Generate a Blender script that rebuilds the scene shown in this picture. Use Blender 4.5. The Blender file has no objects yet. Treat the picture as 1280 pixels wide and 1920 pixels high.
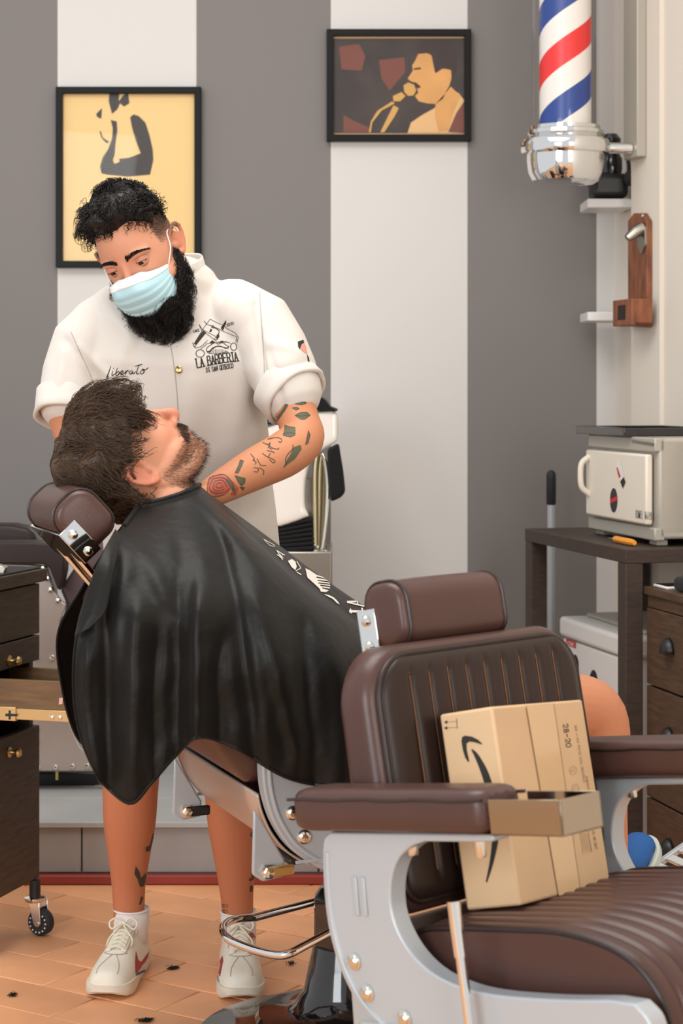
import bpy, bmesh, math, random
import numpy as np
from mathutils import Vector, Matrix, noise
from mathutils.bvhtree import BVHTree
from mathutils.geometry import tessellate_polygon

S = bpy.context.scene
COL = S.collection
rnd = random.Random(7)
PI = math.pi
# ---------------------------------------------------------------- camera
F, H, CZ = 3733.0, 730.0, 1.25        # focal length and horizon row in 1280x1920 pixels, camera height


def W(px, py, d):
    """world point at depth d that the pixel (px, py) looks at"""
    return Vector(((px - 640) * d / F, d, CZ - (py - H) * d / F))


def V(*a):
    return Vector(a)


cam_data = bpy.data.cameras.new('camera')
cam = bpy.data.objects.new('camera', cam_data)
COL.objects.link(cam)
cam.location = (0, 0, CZ)
cam.rotation_euler = (PI / 2, 0, 0)
cam_data.sensor_width = 36
cam_data.lens = F / 1920 * 36
cam_data.shift_y = (H - 960) / 1920
cam_data.dof.use_dof = True
cam_data.dof.focus_distance = 3.95
cam_data.dof.aperture_fstop = 6.5
S.camera = cam
# ---------------------------------------------------------------- light
world = bpy.data.worlds.new('world')
S.world = world
world.use_nodes = True
bg = world.node_tree.nodes['Background']
bg.inputs[0].default_value = (0.96, 0.97, 1.0, 1)
bg.inputs[1].default_value = 0.80


def area(name, loc, target, size, energy, color):
    l = bpy.data.lights.new(name, 'AREA')
    l.shape = 'RECTANGLE'
    l.size, l.size_y = size
    l.energy = energy
    l.color = color
    o = bpy.data.objects.new(name, l)
    COL.objects.link(o)
    o.location = loc
    o.rotation_euler = (Vector(target) - Vector(loc)).to_track_quat('-Z', 'Y').to_euler()
    return o


area('shop_window_light', (-2.4, -1.0, 1.9), (0.0, 4.3, 0.6), (2.0, 2.2), 118, (0.92, 0.97, 1.0))
area('warm_right_light', (1.7, -1.2, 1.9), (0.1, 4.6, 0.7), (1.2, 2.2), 62, (1.0, 0.93, 0.84))  # warm area light behind the camera on the right
area('ceiling_light', (-0.5, 3.4, 3.3), (-0.3, 3.7, 0), (2.2, 1.6), 62, (1.0, 0.95, 0.88))
vs = S.view_settings
vs.view_transform = 'Standard'
vs.look = 'None'
vs.exposure = 0.0
vs.gamma = 1.0
vs.use_curve_mapping = False


# ---------------------------------------------------------------- materials
def lin(r, g, b):
    f = lambda c: c / 255 / 12.92 if c <= 10 else ((c / 255 + 0.055) / 1.055) ** 2.4
    return (f(r), f(g), f(b), 1)


def mat(name, rgb, rough=0.5, metal=0.0, spec=0.5, bump=None, mott=None, coat=0.0, sheen=0.0, sss=0.0):
    m = bpy.data.materials.new(name)
    m.use_nodes = True
    nt = m.node_tree
    p = nt.nodes['Principled BSDF']
    p.inputs['Base Color'].default_value = lin(*rgb)
    p.inputs['Roughness'].default_value = rough
    p.inputs['Metallic'].default_value = metal
    p.inputs['Specular IOR Level'].default_value = spec
    p.inputs['Coat Weight'].default_value = coat
    p.inputs['Sheen Weight'].default_value = sheen
    if sss:
        p.inputs['Subsurface Weight'].default_value = sss
        p.inputs['Subsurface Radius'].default_value = (0.012, 0.005, 0.003)
        p.inputs['Subsurface Scale'].default_value = 1.0
    tc = nt.nodes.new('ShaderNodeTexCoord')
    if mott:                                     # (scale, amount, stretch)
        n = nt.nodes.new('ShaderNodeTexNoise')
        n.inputs['Scale'].default_value = mott[0]
        n.inputs['Detail'].default_value = 5
        mp = nt.nodes.new('ShaderNodeMapping')
        mp.inputs['Scale'].default_value = mott[2] if len(mott) > 2 else (1, 1, 1)
        nt.links.new(tc.outputs['Object'], mp.inputs[0])
        nt.links.new(mp.outputs[0], n.inputs['Vector'])
        mx = nt.nodes.new('ShaderNodeMix')
        mx.data_type = 'RGBA'
        c = lin(*rgb)
        a = mott[1]
        mx.inputs[6].default_value = tuple(x * (1 - a) for x in c[:3]) + (1,)
        mx.inputs[7].default_value = tuple(min(1, x * (1 + a)) for x in c[:3]) + (1,)
        rp = nt.nodes.new('ShaderNodeMapRange')
        rp.inputs[1].default_value = 0.3
        rp.inputs[2].default_value = 0.7
        nt.links.new(n.outputs['Fac'], rp.inputs[0])
        nt.links.new(rp.outputs[0], mx.inputs[0])
        nt.links.new(mx.outputs[2], p.inputs['Base Color'])
    if bump:                                     # (scale, strength)
        n2 = nt.nodes.new('ShaderNodeTexNoise')
        n2.inputs['Scale'].default_value = bump[0]
        n2.inputs['Detail'].default_value = 3
        nt.links.new(tc.outputs['Object'], n2.inputs['Vector'])
        b = nt.nodes.new('ShaderNodeBump')
        b.inputs['Strength'].default_value = bump[1]
        b.inputs['Distance'].default_value = bump[2] if len(bump) > 2 else 0.002
        nt.links.new(n2.outputs['Fac'], b.inputs['Height'])
        nt.links.new(b.outputs[0], p.inputs['Normal'])
    return m


def mat_vcol(name, rough=0.5, sss=0.0, bump=None, spec=0.5):
    m = mat(name, (200, 200, 200), rough, 0, spec, bump, sss=sss)
    nt = m.node_tree
    a = nt.nodes.new('ShaderNodeVertexColor')
    a.layer_name = 'Col'
    nt.links.new(a.outputs[0], nt.nodes['Principled BSDF'].inputs['Base Color'])
    return m


def mat_glass(name, tint=(1, 1, 1), gloss=0.03, ior=1.45):
    m = bpy.data.materials.new(name)
    m.use_nodes = True
    nt = m.node_tree
    nt.nodes.clear()
    out = nt.nodes.new('ShaderNodeOutputMaterial')
    t = nt.nodes.new('ShaderNodeBsdfTransparent')
    t.inputs[0].default_value = (*tint, 1)
    g = nt.nodes.new('ShaderNodeBsdfGlossy')
    g.inputs['Roughness'].default_value = 0.02
    lw = nt.nodes.new('ShaderNodeLayerWeight')
    lw.inputs[0].default_value = 0.5
    pw = nt.nodes.new('ShaderNodeMath')
    pw.operation = 'POWER'
    pw.inputs[1].default_value = 5.0
    nt.links.new(lw.outputs['Facing'], pw.inputs[0])
    mr = nt.nodes.new('ShaderNodeMath')
    mr.operation = 'MULTIPLY_ADD'
    mr.inputs[1].default_value = (ior - 1) * 1.2
    mr.inputs[2].default_value = gloss
    nt.links.new(pw.outputs[0], mr.inputs[0])
    mx = nt.nodes.new('ShaderNodeMixShader')
    nt.links.new(mr.outputs[0], mx.inputs[0])
    nt.links.new(t.outputs[0], mx.inputs[1])
    nt.links.new(g.outputs[0], mx.inputs[2])
    nt.links.new(mx.outputs[0], out.inputs[0])
    return m


M = {}
M['white_wall'] = mat('white_paint', (212, 209, 205), 0.75, bump=(60, 0.15))
M['warm_lit_wall'] = mat('warm_lit_paint', (222, 212, 198), 0.75, bump=(60, 0.15))  # warm light falling on the right wall is put into this colour
M['leather'] = mat('brown_leather', (76, 51, 45), 0.33, spec=0.42, bump=(420, 0.12), mott=(9, 0.08))
M['leather_dark_shaded'] = mat('dark_shaded_leather', (44, 31, 27), 0.36, spec=0.3, bump=(420, 0.12))  # back pad's shade is in this colour; also the studded armchair's dark leather
M['piping'] = mat('leather_piping', (42, 28, 24), 0.4)
M['thread'] = mat('tan_thread', (150, 100, 62), 0.7)
M['silver'] = mat('silver_paint', (178, 184, 189), 0.32, 0.2, 0.5)
M['silver_side'] = mat('silver_side', (186, 190, 194), 0.33, 0.3)
M['pan'] = mat('satin_metal_sheet', (196, 180, 168), 0.38, 0.55)
M['chrome'] = mat('chrome', (232, 232, 230), 0.06, 1.0)
M['bolt'] = mat('polished_steel', (225, 222, 212), 0.16, 1.0)
M['brass'] = mat('brass', (206, 180, 124), 0.28, 1.0)
M['black_gloss'] = mat('black_enamel', (22, 20, 21), 0.10, 0.0, 0.6, coat=0.5)
M['black'] = mat('black_plastic', (24, 24, 25), 0.4)
M['rubber'] = mat('black_rubber', (30, 30, 31), 0.65)
M['black_cloth'] = mat('black_towel', (12, 12, 14), 0.95, bump=(300, 0.6), sheen=0.05)
M['dark_wood'] = mat('dark_wood', (66, 54, 43), 0.5, spec=0.3, mott=(14, 0.28, (1, 1, 9)), bump=(60, 0.2))
M['table_wood'] = mat('table_wood', (64, 52, 46), 0.5, spec=0.3, mott=(16, 0.2, (1, 4, 9)), bump=(60, 0.15))
M['chest_wood'] = mat('chest_wood', (84, 64, 48), 0.5, spec=0.3, mott=(14, 0.25, (1, 1, 9)), bump=(60, 0.2))
M['drawer_wood'] = mat('drawer_wood', (112, 84, 52), 0.5, mott=(12, 0.25, (1, 1, 9)))
M['gold_rail'] = mat('zinc_rail', (214, 180, 128), 0.35, 0.7)
M['cream'] = mat('cream_enamel', (226, 216, 200), 0.35)
M['grey_metal'] = mat('grey_metal', (176, 170, 158), 0.4, 0.2)
M['white_plastic'] = mat('white_plastic', (226, 222, 218), 0.4)
M['ceramic'] = mat('white_ceramic', (238, 232, 224), 0.12, coat=0.4)
M['red_trim'] = mat('red_skirting', (140, 48, 34), 0.5)
M['grey_tile'] = mat('grey_step_tile', (150, 146, 142), 0.55, mott=(5, 0.1), bump=(40, 0.1))
M['grey_top'] = mat('grey_top_tile', (168, 168, 166), 0.5, mott=(5, 0.08))
M['card'] = mat('cardboard', (206, 173, 134), 0.75, mott=(7, 0.05), bump=(150, 0.08))
M['ink'] = mat('black_ink', (34, 30, 26), 0.7)
M['ink_soft'] = mat('faded_ink', (120, 98, 72), 0.8)
M['frame_black'] = mat('black_frame', (12, 12, 12), 0.4, spec=0.15)
M['glass'] = mat_glass('clear_glass')
M['pane'] = mat_glass('picture_glass', (1, 1, 1), 0.006, 1.16)
M['rust_wood'] = mat('reddish_wood', (128, 74, 46), 0.55, mott=(14, 0.4, (3, 3, 1)))
M['hole_shade'] = mat('hole_shade_paint', (40, 26, 20), 0.8)  # dark colour painted as the shade inside a hole
M['orange'] = mat('orange_plastic', (238, 150, 44), 0.35)
M['steel'] = mat('brushed_steel', (176, 170, 160), 0.3, 1.0)
M['hose'] = mat('metal_hose', (196, 184, 150), 0.3, 1.0)
M['white_print'] = mat('white_print', (226, 218, 208), 0.6)
M['red'] = mat('red_print', (196, 34, 40), 0.5)
M['blue'] = mat('blue_print', (36, 72, 140), 0.5)
M['grout'] = mat('floor_grout', (206, 158, 118), 0.85, bump=(90, 0.3))
M['studded'] = mat('studded_aluminium', (196, 184, 176), 0.36, 0.6, mott=(6, 0.06))
M['sleeve'] = mat('purple_brown_leather', (86, 70, 72), 0.5)


# ---------------------------------------------------------------- mesh helpers
class MB:
    def __init__(s):
        s.v = []
        s.f = []

    def add(s, vs_, fs):
        n = len(s.v)
        s.v += [tuple(p) for p in vs_]
        s.f += [tuple(i + n for i in f) for f in fs]
        return s

    def box(s, lo, hi, m=None):
        (a, b, c), (d, e, f) = lo, hi
        p = [(a, b, c), (d, b, c), (d, e, c), (a, e, c), (a, b, f), (d, b, f), (d, e, f), (a, e, f)]
        if m is not None:
            p = [m @ Vector(q) for q in p]
        return s.add(p, [(3, 2, 1, 0), (4, 5, 6, 7), (0, 1, 5, 4), (1, 2, 6, 5), (2, 3, 7, 6), (3, 0, 4, 7)])

    def tube(s, pts, r, n=8, caps=True, closed=False):
        pts = [Vector(p) for p in pts]
        rs = list(r) if hasattr(r, '__len__') else [r] * len(pts)
        vs_, fs = [], []
        L = len(pts)
        prev = None
        for i, p in enumerate(pts):
            if closed:
                t = pts[(i + 1) % L] - pts[i - 1]
            else:
                t = pts[min(i + 1, L - 1)] - pts[max(i - 1, 0)]
            t.normalize()
            if prev is None:
                up = Vector((0, 0, 1)) if abs(t.z) < 0.9 else Vector((1, 0, 0))
                a = t.cross(up).normalized()
            else:
                a = (prev - t * prev.dot(t)).normalized()
            prev = a
            b = t.cross(a)
            for k in range(n):
                an = 2 * PI * k / n
                vs_.append(p + (a * math.cos(an) + b * math.sin(an)) * rs[i])
        for i in range(L if closed else L - 1):
            j = (i + 1) % L
            for k in range(n):
                k2 = (k + 1) % n
                fs.append((i * n + k, i * n + k2, j * n + k2, j * n + k))
        if caps and not closed:
            fs.append(tuple(range(n - 1, -1, -1)))
            fs.append(tuple((L - 1) * n + k for k in range(n)))
        return s.add(vs_, fs)

    def lathe(s, prof, n=24, m=None, caps=True):
        """prof: list of (radius, z)"""
        vs_, fs = [], []
        for r, z in prof:
            for k in range(n):
                a = 2 * PI * k / n
                vs_.append(Vector((r * math.cos(a), r * math.sin(a), z)))
        if m is not None:
            vs_ = [m @ q for q in vs_]
        for i in range(len(prof) - 1):
            for k in range(n):
                k2 = (k + 1) % n
                fs.append((i * n + k, i * n + k2, (i + 1) * n + k2, (i + 1) * n + k))
        if caps:
            fs.append(tuple(range(n - 1, -1, -1)))
            fs.append(tuple((len(prof) - 1) * n + k for k in range(n)))
        return s.add(vs_, fs)

    def prism(s, poly, fn, t0, t1):
        """poly: 2-D outline; fn(a, b, t) -> 3-D"""
        n = len(poly)
        vs_ = [fn(a, b, t0) for a, b in poly] + [fn(a, b, t1) for a, b in poly]
        fs = [(i, (i + 1) % n, n + (i + 1) % n, n + i) for i in range(n)]
        fs.append(tuple(range(n - 1, -1, -1)))
        fs.append(tuple(range(n, 2 * n)))
        return s.add(vs_, fs)

    def grid(s, P, closed_u=False):
        """P: rows x cols of points"""
        R, C = len(P), len(P[0])
        fs = []
        for i in range(R - 1):
            for j in range(C if closed_u else C - 1):
                j2 = (j + 1) % C
                fs.append((i * C + j, i * C + j2, (i + 1) * C + j2, (i + 1) * C + j))
        return s.add([q for row in P for q in row], fs)

    def ball(s, c, r, n=10, m=8, sc=(1, 1, 1)):
        c = Vector(c)
        prof = []
        vs_ = [c + Vector((0, 0, -r * sc[2]))]
        for i in range(1, m):
            th = -PI / 2 + PI * i / m
            for k in range(n):
                a = 2 * PI * k / n
                vs_.append(c + Vector((r * sc[0] * math.cos(th) * math.cos(a), r * sc[1] * math.cos(th) * math.sin(a), r * sc[2] * math.sin(th))))
        vs_.append(c + Vector((0, 0, r * sc[2])))
        fs = [(0, 1 + (k + 1) % n, 1 + k) for k in range(n)]
        for i in range(m - 2):
            for k in range(n):
                k2 = (k + 1) % n
                fs.append((1 + i * n + k, 1 + i * n + k2, 1 + (i + 1) * n + k2, 1 + (i + 1) * n + k))
        b = 1 + (m - 2) * n
        fs += [(b + k, b + (k + 1) % n, len(vs_) - 1) for k in range(n)]
        return s.add(vs_, fs)

    def xf(s, m):
        s.v = [tuple(m @ Vector(q)) for q in s.v]
        return s

    def build(s, name, mt, parent=None, bevel=0.0, seg=2, smooth=True, ang=38, solid=0.0, sub=0, fix=True):
        me = bpy.data.meshes.new(name)
        me.from_pydata(s.v, [], s.f)
        me.validate()
        if fix:
            bm = bmesh.new()
            bm.from_mesh(me)
            bmesh.ops.recalc_face_normals(bm, faces=bm.faces)
            bm.to_mesh(me)
            bm.free()
        me.materials.append(M[mt] if isinstance(mt, str) else mt)
        if smooth:
            me.shade_smooth()
            if ang:
                me.set_sharp_from_angle(angle=math.radians(ang))
        o = bpy.data.objects.new(name, me)
        COL.objects.link(o)
        if solid:
            md = o.modifiers.new('solid', 'SOLIDIFY')
            md.thickness = solid
            md.offset = 0
        if bevel:
            md = o.modifiers.new('bevel', 'BEVEL')
            md.width = bevel
            md.segments = seg
            md.limit_method = 'ANGLE'
            md.angle_limit = math.radians(35)
            md.harden_normals = False
            me.shade_smooth()
        if sub:
            md = o.modifiers.new('sub', 'SUBSURF')
            md.levels = md.render_levels = sub
        if parent is not None:
            attach(o, parent)
        return o


ROOTM = {}


def attach(o, parent):
    o.parent = parent
    m = ROOTM.get(parent.name)
    if m is not None:
        o.matrix_parent_inverse = m.inverted()


def tag(o, label=None, cat=None, group=None, kind=None):
    if label:
        o['label'] = label
    if cat:
        o['category'] = cat
    if group:
        o['group'] = group
    if kind:
        o['kind'] = kind
    return o


def empty(name, loc=(0, 0, 0), rz=0.0, world_parts=True):
    """the Empty at a thing's base; with world_parts its parts are given in world coordinates"""
    o = bpy.data.objects.new(name, None)
    COL.objects.link(o)
    o.empty_display_size = 0.05
    o.location = loc
    o.rotation_euler = (0, 0, rz)
    if world_parts:
        ROOTM[o.name] = Matrix.Translation(Vector(loc)) @ Matrix.Rotation(rz, 4, 'Z')
    return o


def thing(name, label, cat, loc=(0, 0, 0), rz=0.0, group=None, world_parts=True):
    return tag(empty(name, loc, rz, world_parts), label, cat, group)


def cr(pts, n=8, closed=False):
    """Catmull-Rom through points of any dimension"""
    P = [np.array(p, float) for p in pts]
    L = len(P)
    out = []
    for i in range(L if closed else L - 1):
        if closed:
            a, b, c, d = P[i - 1], P[i], P[(i + 1) % L], P[(i + 2) % L]
        else:
            b, c = P[i], P[i + 1]
            a = P[i - 1] if i > 0 else 2 * b - c
            d = P[i + 2] if i + 2 < L else 2 * c - b
        for k in range(n):
            t = k / n
            out.append(0.5 * (2 * b + (c - a) * t + (2 * a - 5 * b + 4 * c - d) * t * t + (3 * b - a - 3 * c + d) * t ** 3))
    if not closed:
        out.append(P[-1])
    return [tuple(q) for q in out]


def dup(root, loc=None, rz=None, label=None, name=None):
    r = root.copy()
    COL.objects.link(r)
    if loc is not None:
        r.location = loc
    if rz is not None:
        r.rotation_euler = (0, 0, rz)
    if label:
        r['label'] = label
    for ch in list(root.children):
        c = ch.copy()
        COL.objects.link(c)
        c.parent = r
        for g in list(ch.children):
            d = g.copy()
            COL.objects.link(d)
            d.parent = c
    return r


# a small stroke alphabet for printing and lettering: each glyph is a list of polylines in a 0..1 box
GL = {
    'A': [[(0, 0), (.5, 1), (1, 0)], [(.2, .35), (.8, .35)]],
    'B': [[(0, 0), (0, 1), (.7, 1), (.9, .88), (.9, .66), (.7, .54), (0, .54)], [(.7, .54), (1, .4), (1, .14), (.75, 0), (0, 0)]],
    'C': [[(1, .8), (.75, 1), (.25, 1), (0, .75), (0, .25), (.25, 0), (.75, 0), (1, .2)]],
    'D': [[(0, 0), (0, 1), (.6, 1), (1, .75), (1, .25), (.6, 0), (0, 0)]],
    'E': [[(1, 1), (0, 1), (0, 0), (1, 0)], [(0, .52), (.75, .52)]],
    'F': [[(1, 1), (0, 1), (0, 0)], [(0, .52), (.75, .52)]],
    'G': [[(1, .8), (.75, 1), (.25, 1), (0, .75), (0, .25), (.25, 0), (.75, 0), (1, .2), (1, .45), (.6, .45)]],
    'H': [[(0, 0), (0, 1)], [(1, 0), (1, 1)], [(0, .5), (1, .5)]],
    'I': [[(.5, 0), (.5, 1)]],
    'L': [[(0, 1), (0, 0), (1, 0)]],
    'M': [[(0, 0), (0, 1), (.5, .35), (1, 1), (1, 0)]],
    'N': [[(0, 0), (0, 1), (1, 0), (1, 1)]],
    'O': [[(.25, 0), (0, .25), (0, .75), (.25, 1), (.75, 1), (1, .75), (1, .25), (.75, 0), (.25, 0)]],
    'P': [[(0, 0), (0, 1), (.75, 1), (1, .85), (1, .6), (.75, .46), (0, .46)]],
    'Q': [[(.25, 0), (0, .25), (0, .75), (.25, 1), (.75, 1), (1, .75), (1, .25), (.75, 0), (.25, 0)], [(.6, .25), (1, -.1)]],
    'R': [[(0, 0), (0, 1), (.75, 1), (1, .85), (1, .62), (.75, .48), (0, .48)], [(.55, .48), (1, 0)]],
    'S': [[(1, .8), (.75, 1), (.25, 1), (0, .8), (.1, .58), (.9, .42), (1, .2), (.75, 0), (.25, 0), (0, .2)]],
    'T': [[(0, 1), (1, 1)], [(.5, 1), (.5, 0)]],
    'U': [[(0, 1), (0, .25), (.25, 0), (.75, 0), (1, .25), (1, 1)]],
    'W': [[(0, 1), (.25, 0), (.5, .7), (.75, 0), (1, 1)]],
    'X': [[(0, 0), (1, 1)], [(0, 1), (1, 0)]],
    'Y': [[(0, 1), (.5, .5), (1, 1)], [(.5, .5), (.5, 0)]],
    '0': [[(.25, 0), (0, .25), (0, .75), (.25, 1), (.75, 1), (1, .75), (1, .25), (.75, 0), (.25, 0)]],
    '1': [[(.15, .8), (.5, 1), (.5, 0)], [(.15, 0), (.85, 0)]],
    '2': [[(0, .78), (.25, 1), (.75, 1), (1, .78), (.9, .52), (0, 0), (1, 0)]],
    '3': [[(0, .85), (.3, 1), (.8, 1), (1, .8), (.8, .54), (.4, .54)], [(.8, .54), (1, .25), (.75, 0), (.25, 0), (0, .18)]],
    '5': [[(.95, 1), (.1, 1), (.05, .55), (.7, .6), (1, .35), (.8, 0), (.2, 0), (0, .15)]],
    '8': [[(.5, .54), (.1, .7), (.15, .95), (.5, 1), (.85, .95), (.9, .7), (.5, .54), (0, .3), (.1, .05), (.5, 0), (.9, .05), (1, .3), (.5, .54)]],
    '9': [[(.1, .05), (.6, 0), (1, .4), (1, .8), (.75, 1), (.25, 1), (0, .8), (.1, .52), (.9, .5)]],
    '-': [[(.1, .5), (.9, .5)]],
    '6': [[(.9, .95), (.4, 1), (0, .6), (0, .2), (.25, 0), (.75, 0), (1, .2), (1, .45), (.75, .58), (.25, .55), (0, .35)]],
    's': [[(.9, .8), (.5, .95), (.1, .75), (.9, .3), (.5, 0), (.1, .15)]],
    ' ': [],
}


def text_strokes(txt, h, w, gap, serif=0.0):
    """list of 2-D polylines of a word; h letter height, w letter width"""
    out = []
    x = 0
    for ch in txt:
        if ch == ' ':
            x += w * 0.8 + gap
            continue
        for pl in GL[ch]:
            out.append([(x + a * w, b * h) for a, b in pl])
            if serif:
                for e in (pl[0], pl[-1]):
                    if e[1] in (0, 1):
                        out.append([(x + e[0] * w - serif, e[1] * h), (x + e[0] * w + serif, e[1] * h)])
        x += (w if ch not in 'I1' else w * 0.8) + gap
    return out, x - gap


def ribbon2d(pl, wd):
    """quads that draw a 2-D polyline with width wd (number or list)"""
    P = [Vector((a, b)) for a, b in pl]
    n = len(P)
    ws = wd if hasattr(wd, '__len__') else [wd] * n
    L, R = [], []
    for i in range(n):
        t = P[min(i + 1, n - 1)] - P[max(i - 1, 0)]
        if t.length < 1e-9:
            t = Vector((1, 0))
        t.normalize()
        nr = Vector((-t.y, t.x))
        e = Vector((0, 0))
        if i == 0:
            e = -t * ws[i] * .4
        elif i == n - 1:
            e = t * ws[i] * .4
        L.append(P[i] + e + nr * ws[i] / 2)
        R.append(P[i] + e - nr * ws[i] / 2)
    vs_ = L + R
    fs = [(i, i + 1, n + i + 1, n + i) for i in range(n - 1)]
    return [tuple(q) for q in vs_], fs


def dens(pl, step):
    out = [pl[0]]
    for a, b in zip(pl, pl[1:]):
        d = math.hypot(b[0] - a[0], b[1] - a[1])
        k = max(1, int(d / step))
        for i in range(1, k + 1):
            out.append((a[0] + (b[0] - a[0]) * i / k, a[1] + (b[1] - a[1]) * i / k))
    return out


def fill2d(poly):
    tri = tessellate_polygon([[Vector((a, b, 0)) for a, b in poly]])
    return list(poly), [tuple(t) for t in tri]


def flat_print(name, pieces, fn, mt, parent):
    """pieces: list of (verts2d, faces); fn maps 2-D to a point on the surface"""
    mb = MB()
    for vs_, fs in pieces:
        mb.add([fn(a, b) for a, b in vs_], fs)
    return mb.build(name, mt, parent, ang=None, fix=False)
# ================================================================ the setting
def rand_tint(m, amt):
    """each tile of the floor gets a slightly different tone"""
    nt = m.node_tree
    p = nt.nodes['Principled BSDF']
    src = p.inputs['Base Color'].links[0].from_socket if p.inputs['Base Color'].links else None
    oi = nt.nodes.new('ShaderNodeObjectInfo')
    hs = nt.nodes.new('ShaderNodeHueSaturation')
    mr = nt.nodes.new('ShaderNodeMapRange')
    mr.inputs[3].default_value = 1 - amt
    mr.inputs[4].default_value = 1 + amt
    nt.links.new(oi.outputs['Random'], mr.inputs[0])
    nt.links.new(mr.outputs[0], hs.inputs['Value'])
    if src:
        nt.links.new(src, hs.inputs['Color'])
    else:
        hs.inputs['Color'].default_value = p.inputs['Base Color'].default_value
    nt.links.new(hs.outputs[0], p.inputs['Base Color'])


M['terracotta'] = mat('terracotta', (226, 162, 116), 0.45, spec=0.4, mott=(4, 0.14), bump=(25, 0.12))
rand_tint(M['terracotta'], 0.09)
fl = MB().box((-3.4, -1.5, -0.06), (2.6, 6.4, -0.0022)).build('floor', 'grout', smooth=False)
tag(fl, kind='structure')
tm = MB().box((-.148, -.073, -.02), (.148, .073, 0)).build('tile', 'terracotta', fl, bevel=0.0015, seg=1)
ca, sa = math.cos(math.radians(-33)), math.sin(math.radians(-33))
first = True
for i in range(-14, 15):
    for j in range(-26, 27):
        u = i * .302 + (j % 2) * .151
        v = j * .151
        x, y = -.25 + u * ca - v * sa, 4.2 + u * sa + v * ca
        if -1.35 < x < 1.3 and 3.3 < y < 5.3:
            o = tm if first else tm.copy()
            if not first:
                COL.objects.link(o)
            first = False
            o.location = (x, y, rnd.uniform(-.0012, .0008))
            o.rotation_euler = (0, 0, math.radians(-33))

# raised step at the back with its tiles
PLX = 0.42
pl = MB().box((-3.4, 5.065, 0.0), (PLX, 6.4, 0.14)).build('platform', 'grey_tile', smooth=False)
tag(pl, kind='structure')
for k in range(-4, 2):
    x0 = -.658 + .6 * k
    x1 = min(x0 + .6, PLX)
    MB().box((x0 + .002, 5.045, .026), (x1 - .002, 5.064, .139)).build('tile', 'grey_tile', pl, bevel=.002)
    for (y0, y1) in ((5.035, 5.335), (5.337, 5.637), (5.639, 5.939), (5.941, 6.19)):
        sh = .3 if y0 > 5.3 and int(y0 * 10) % 2 else 0
        MB().box((x0 + .002 - .25, y0, .1405), (x1 - .002 - (.25 if k < 1 else 0), y1 - .002, .155)).build('tile', 'grey_top', pl, bevel=.002)
tag(MB().box((-3.4, 5.02, 0), (PLX, 5.045, .024)).build('trim_1', 'red_trim', bevel=.004), kind='structure')

# striped back wall
M['grey_wall'] = mat('grey_paint', (122, 117, 114), 0.7, bump=(60, 0.15))
YB = 6.2
sx = [-3.4] + [(p - 640) * YB / F for p in (-404, -150, 108, 368, 620, 876, 1118)] + [0.88]
kinds = ['white_wall', 'grey_wall', 'white_wall']
bw = MB()
for a, b in zip(sx, sx[1:]):
    bw.add([(a, YB, 0), (b, YB, 0), (b, YB, 2.95), (a, YB, 2.95)], [(0, 1, 2, 3)])
bw.add([(-3.4, YB + .1, 0), (.88, YB + .1, 0), (.88, YB + .1, 2.95), (-3.4, YB + .1, 2.95)], [(3, 2, 1, 0)])
wb = bw.build('wall_back', 'white_wall', smooth=False, fix=False)
wb.data.materials.append(M['grey_wall'])
for i, p in enumerate(wb.data.polygons):
    p.material_index = 0 if i in (0, 2 + 1, 5, 7) else 1
for i in range(8):
    wb.data.polygons[i].material_index = [1, 0, 1, 0, 1, 0, 1, 0][i]
wb.data.polygons[8].material_index = 0
tag(wb, kind='structure')

# right wall: niche, pier and the long wall towards the street
TV, NV = Vector((.233, -.972, 0)), Vector((-.972, -.233, 0))
TO = Vector((.70, 4.91, 0))


def T(a, b, z=0.0):
    """furniture frame of the right wall: a away along the wall, b towards the wall"""
    return TO - TV * a - NV * b + Vector((0, 0, z))


def on_b(px, py, b0):
    """the point of the plane b = b0 that the camera sees at a pixel of the photograph"""
    u = (px - 640) / F
    d = (b0 + .70 * .972 + 4.91 * .233) / (.972 * u + .233)
    return W(px, py, d)


def a_of(px, b0):
    q = on_b(px, 900, b0) - TO
    return -(q.x * TV.x + q.y * TV.y)


pier_b = .366
wr = MB()
path = [(.85, 6.2), (.929, 5.87), (.905, 5.862), tuple(T(.88, pier_b).xy), tuple(T(.665, pier_b).xy), tuple(T(.665, pier_b + .012).xy), tuple(T(-4.6, pier_b + .012).xy)]
bk = [(q[0] + .25, q[1] + .1) for q in reversed(path)]
wr.prism(path + bk, lambda a, b, t: (a, b, t), 0, 2.95)
tag(wr.build('wall_right', 'warm_lit_wall', smooth=False), kind='structure')

# ================================================================ framed pictures
def pic_frame(name, x0, y0, x1, y1, label, cat):
    d = 6.175
    a, b = W(x0, y1, d), W(x1, y0, d)
    root = thing(name, label, cat, ((a.x + b.x) / 2, 6.2, a.z), group=None)
    fw, dep = .021, .034
    m = MB()
    yf, yb = 6.2 - dep, 6.199
    o = [(a.x, a.z), (b.x, a.z), (b.x, b.z), (a.x, b.z)]
    i_ = [(a.x + fw, a.z + fw), (b.x - fw, a.z + fw), (b.x - fw, b.z - fw), (a.x + fw, b.z - fw)]
    vs_ = [(p[0], yf, p[1]) for p in o] + [(p[0], yf, p[1]) for p in i_] + [(p[0], yb, p[1]) for p in o] + [(p[0], yb, p[1]) for p in i_]
    fs = []
    for k in range(4):
        q = (k + 1) % 4
        fs += [(k, q, 4 + q, 4 + k), (8 + k, 8 + q, q, k), (4 + k, 4 + q, 12 + q, 12 + k), (12 + k, 12 + q, 8 + q, 8 + k)]
    m.add(vs_, fs)
    m.build('frame', 'frame_black', root, bevel=.002)
    return root, (a.x + fw, b.x - fw, a.z + fw, b.z - fw), d


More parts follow.
